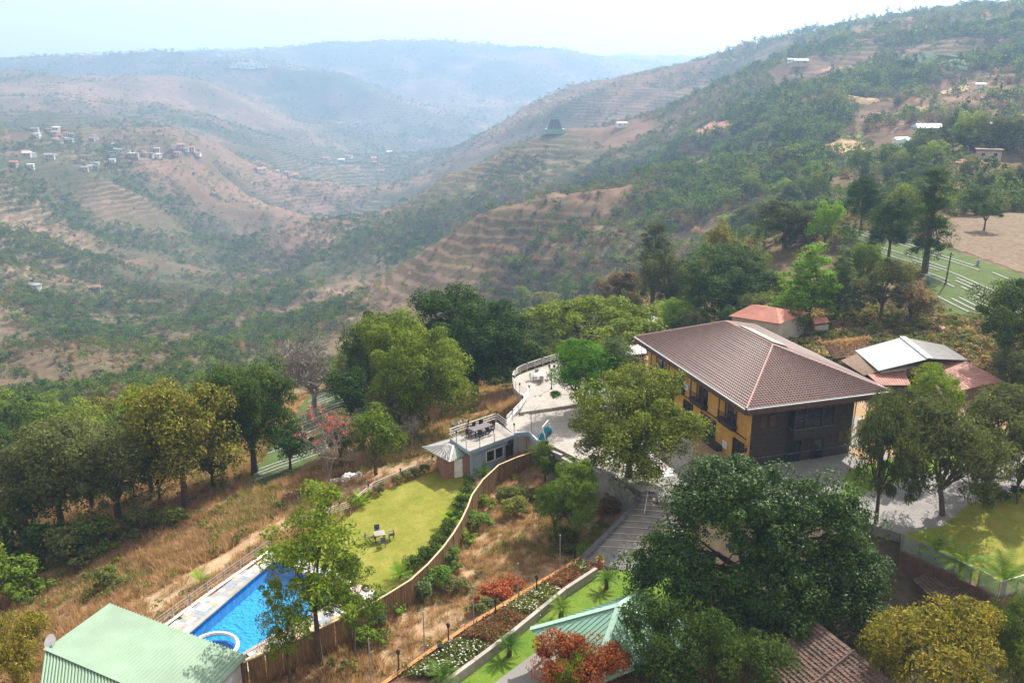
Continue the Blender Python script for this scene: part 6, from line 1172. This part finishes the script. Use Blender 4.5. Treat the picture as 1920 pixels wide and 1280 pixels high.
# ------------------------------------------------------------------ houses on the hills
def house(label, b, w, d, h, rz, wm, rm, group=None, gable=True, name='hill_house'):
    t = thing(name, label, 'house', tuple(b), rz, group); obj('wall', MB().box((0, 0, h / 2 - 1), (w, d, h + 2)).mesh('wall'), wm, t, (0, 0, 0)); e = .08 * w; x, y = w / 2 + e, d / 2 + e
    if gable: obj('roof', MB().add([(-x, -y, h), (x, -y, h), (x, y, h), (-x, y, h), (-x * .9, 0, h + d * .28), (x * .9, 0, h + d * .28)], [(0, 1, 5, 4), (2, 3, 4, 5), (0, 4, 3), (1, 2, 5), (3, 2, 1, 0)]).mesh('roof'), rm, t, (0, 0, 0))
    else: obj('roof', MB().box((0, 0, h + .2), (2 * x, 2 * y, .4)).mesh('roof'), rm, t, (0, 0, 0))
    for k in (-.25, .25): obj('window', MB().box((k * w, -d / 2 - .05, h * .55), (w * .14, .12, h * .3)).mesh('window'), M['glassdark'], t, (0, 0, 0))
tealroof = mat('mint_green_roof', (.42, .64, .55), (.34, .54, .46), .3, .6)
for px, py, wpx, wm, rm, gab, lab in ((1722, 282, 62, M['white'], tealroof, True, 'long hillside house with a mint green roof'), (1688, 272, 26, M['white'], M['white'], True, 'small white house beside the mint-roofed house'), (1738, 252, 44, M['cream'], M['whitesheet'], True, 'grey-roofed house above the mint-roofed house'), (1832, 252, 56, M['cream'], M['whitesheet'], True, 'long grey-white roofed house among trees on the slope'), (1868, 252, 22, M['cream'], M['whitesheet'], False, 'small flat house at the end of the long grey-white roof'), (1838, 165, 16, M['white'], M['white'], True, 'tiny white house above the straw fields'), (1905, 232, 30, M['white'], M['whitesheet'], True, 'white house on the upper slope road'), (1642, 222, 18, M['cream'], M['redroof'], True, 'little red-roofed house in the trees'), (1484, 118, 14, M['white'], tealroof, True, 'tiny green-roofed house on the ridge'), (1502, 121, 22, M['cream'], M['whitesheet'], True, 'tiny grey-roofed house on the ridge'), (1520, 82, 12, M['white'], M['redroof'], True, 'tiny house below the skyline trees'), (1720, 64, 14, M['white'], M['white'], True, 'tiny white house high on the far slope'), (1745, 61, 12, M['white'], M['white'], True, 'second tiny white house high on the far slope'), (1898, 47, 70, M['white'], M['white'], False, 'long white shed high on the far slope'), (1165, 237, 18, M['white'], M['white'], True, 'white tent on the spur beyond the dark lodge'), (1852, 298, 40, M['cream'], M['brownwood'], False, 'low brown-roofed house on the slope terrace'), (66, 541, 22, M['white'], M['whitesheet'], True, 'lone white-roofed house in the valley scrub'), (178, 545, 20, M['cream'], M['oldtile'], True, 'lone clay-roofed house in the valley scrub')):
    b = march(px, py); w = wpx / F * b.y; house(lab, b, w, min(w * .55, 9), min(3.2, w * .4), random.Random(px).uniform(-.4, .4), wm, rm, None, gab)
b = march(1040, 249); t = thing('ridge_lodge', 'tall dark steep-roofed lodge on the crest of the spur', 'lodge', tuple(b)); obj('base', MB().box((0, 0, 1.5), (20, 14, 5)).mesh('base'), LM['deep'] if False else M['gazebo'], t, (0, 0, 0)); obj('roof', MB().add([(-8, -6, 3), (8, -6, 3), (8, 6, 3), (-8, 6, 3), (-4.2, -.6, 13.5), (4.2, -.6, 13.5), (4.2, .6, 13.5), (-4.2, .6, 13.5)], [(0, 1, 5, 4), (1, 2, 6, 5), (2, 3, 7, 6), (3, 0, 4, 7), (4, 5, 6, 7), (3, 2, 1, 0)]).mesh('roof'), M['dark_conc'], t, (0, 0, 0))
for k in range(5): obj('roof_rib', MB().bar((-7 + k * 3.5, -6.05, 3), (-3.7 + k * 1.85, -.7, 13.5), .4).mesh('roof_rib'), M['black'], t, (0, 0, 0))
r = random.Random(12); hv_n = 0
for (x0, y0, x1, y1), cnt in (((62, 244, 150, 258), 9), ((85, 252, 185, 268), 8), ((48, 289, 110, 299), 6), ((150, 304, 215, 322), 5), ((205, 274, 250, 294), 6), ((240, 284, 305, 298), 7), ((322, 276, 372, 296), 7), ((20, 300, 60, 320), 2)):
    for k in range(cnt):
        b = march(r.uniform(x0, x1), r.uniform(y0, y1)); w = r.uniform(5.5, 9); hh = r.uniform(2.8, 5); wn = r.choice(['white', 'cream', 'cream']); rn = r.choice(['white', 'redroof', 'redroof', 'whitesheet', 'oldsheet']); gb = r.random() < .6
        house(('tall ' if hh > 3.9 else 'low ') + wn + ' village house with a ' + {'white': 'white', 'redroof': 'red', 'whitesheet': 'pale grey', 'oldsheet': 'dark grey'}[rn] + (' pitched' if gb else ' flat') + ' roof on the opposite hillside', b, w, w * .65, hh, r.uniform(-.6, .6), M[wn], M[rn], 'village houses on the opposite hillside', gb, 'village_house')
for px, py in ((490, 322), (515, 326), (540, 328), (552, 332), (612, 300), (640, 303), (655, 296), (700, 300), (705, 308), (730, 288)): b = march(px, py); house('small pale house on the valley floor', b, 14, 9, 5, r.uniform(-.6, .6), M['white'], r.choice([M['white'], M['redroof']]), 'houses on the valley floor', True, 'valley_house')
for k in range(14): b = march(r.uniform(430, 560), r.uniform(116, 132)); house('white speck of a house on the hazy plateau', b, 30, 18, 10, r.uniform(-.6, .6), M['white'], M['white'], 'houses on the hazy plateau', False, 'plateau_house')
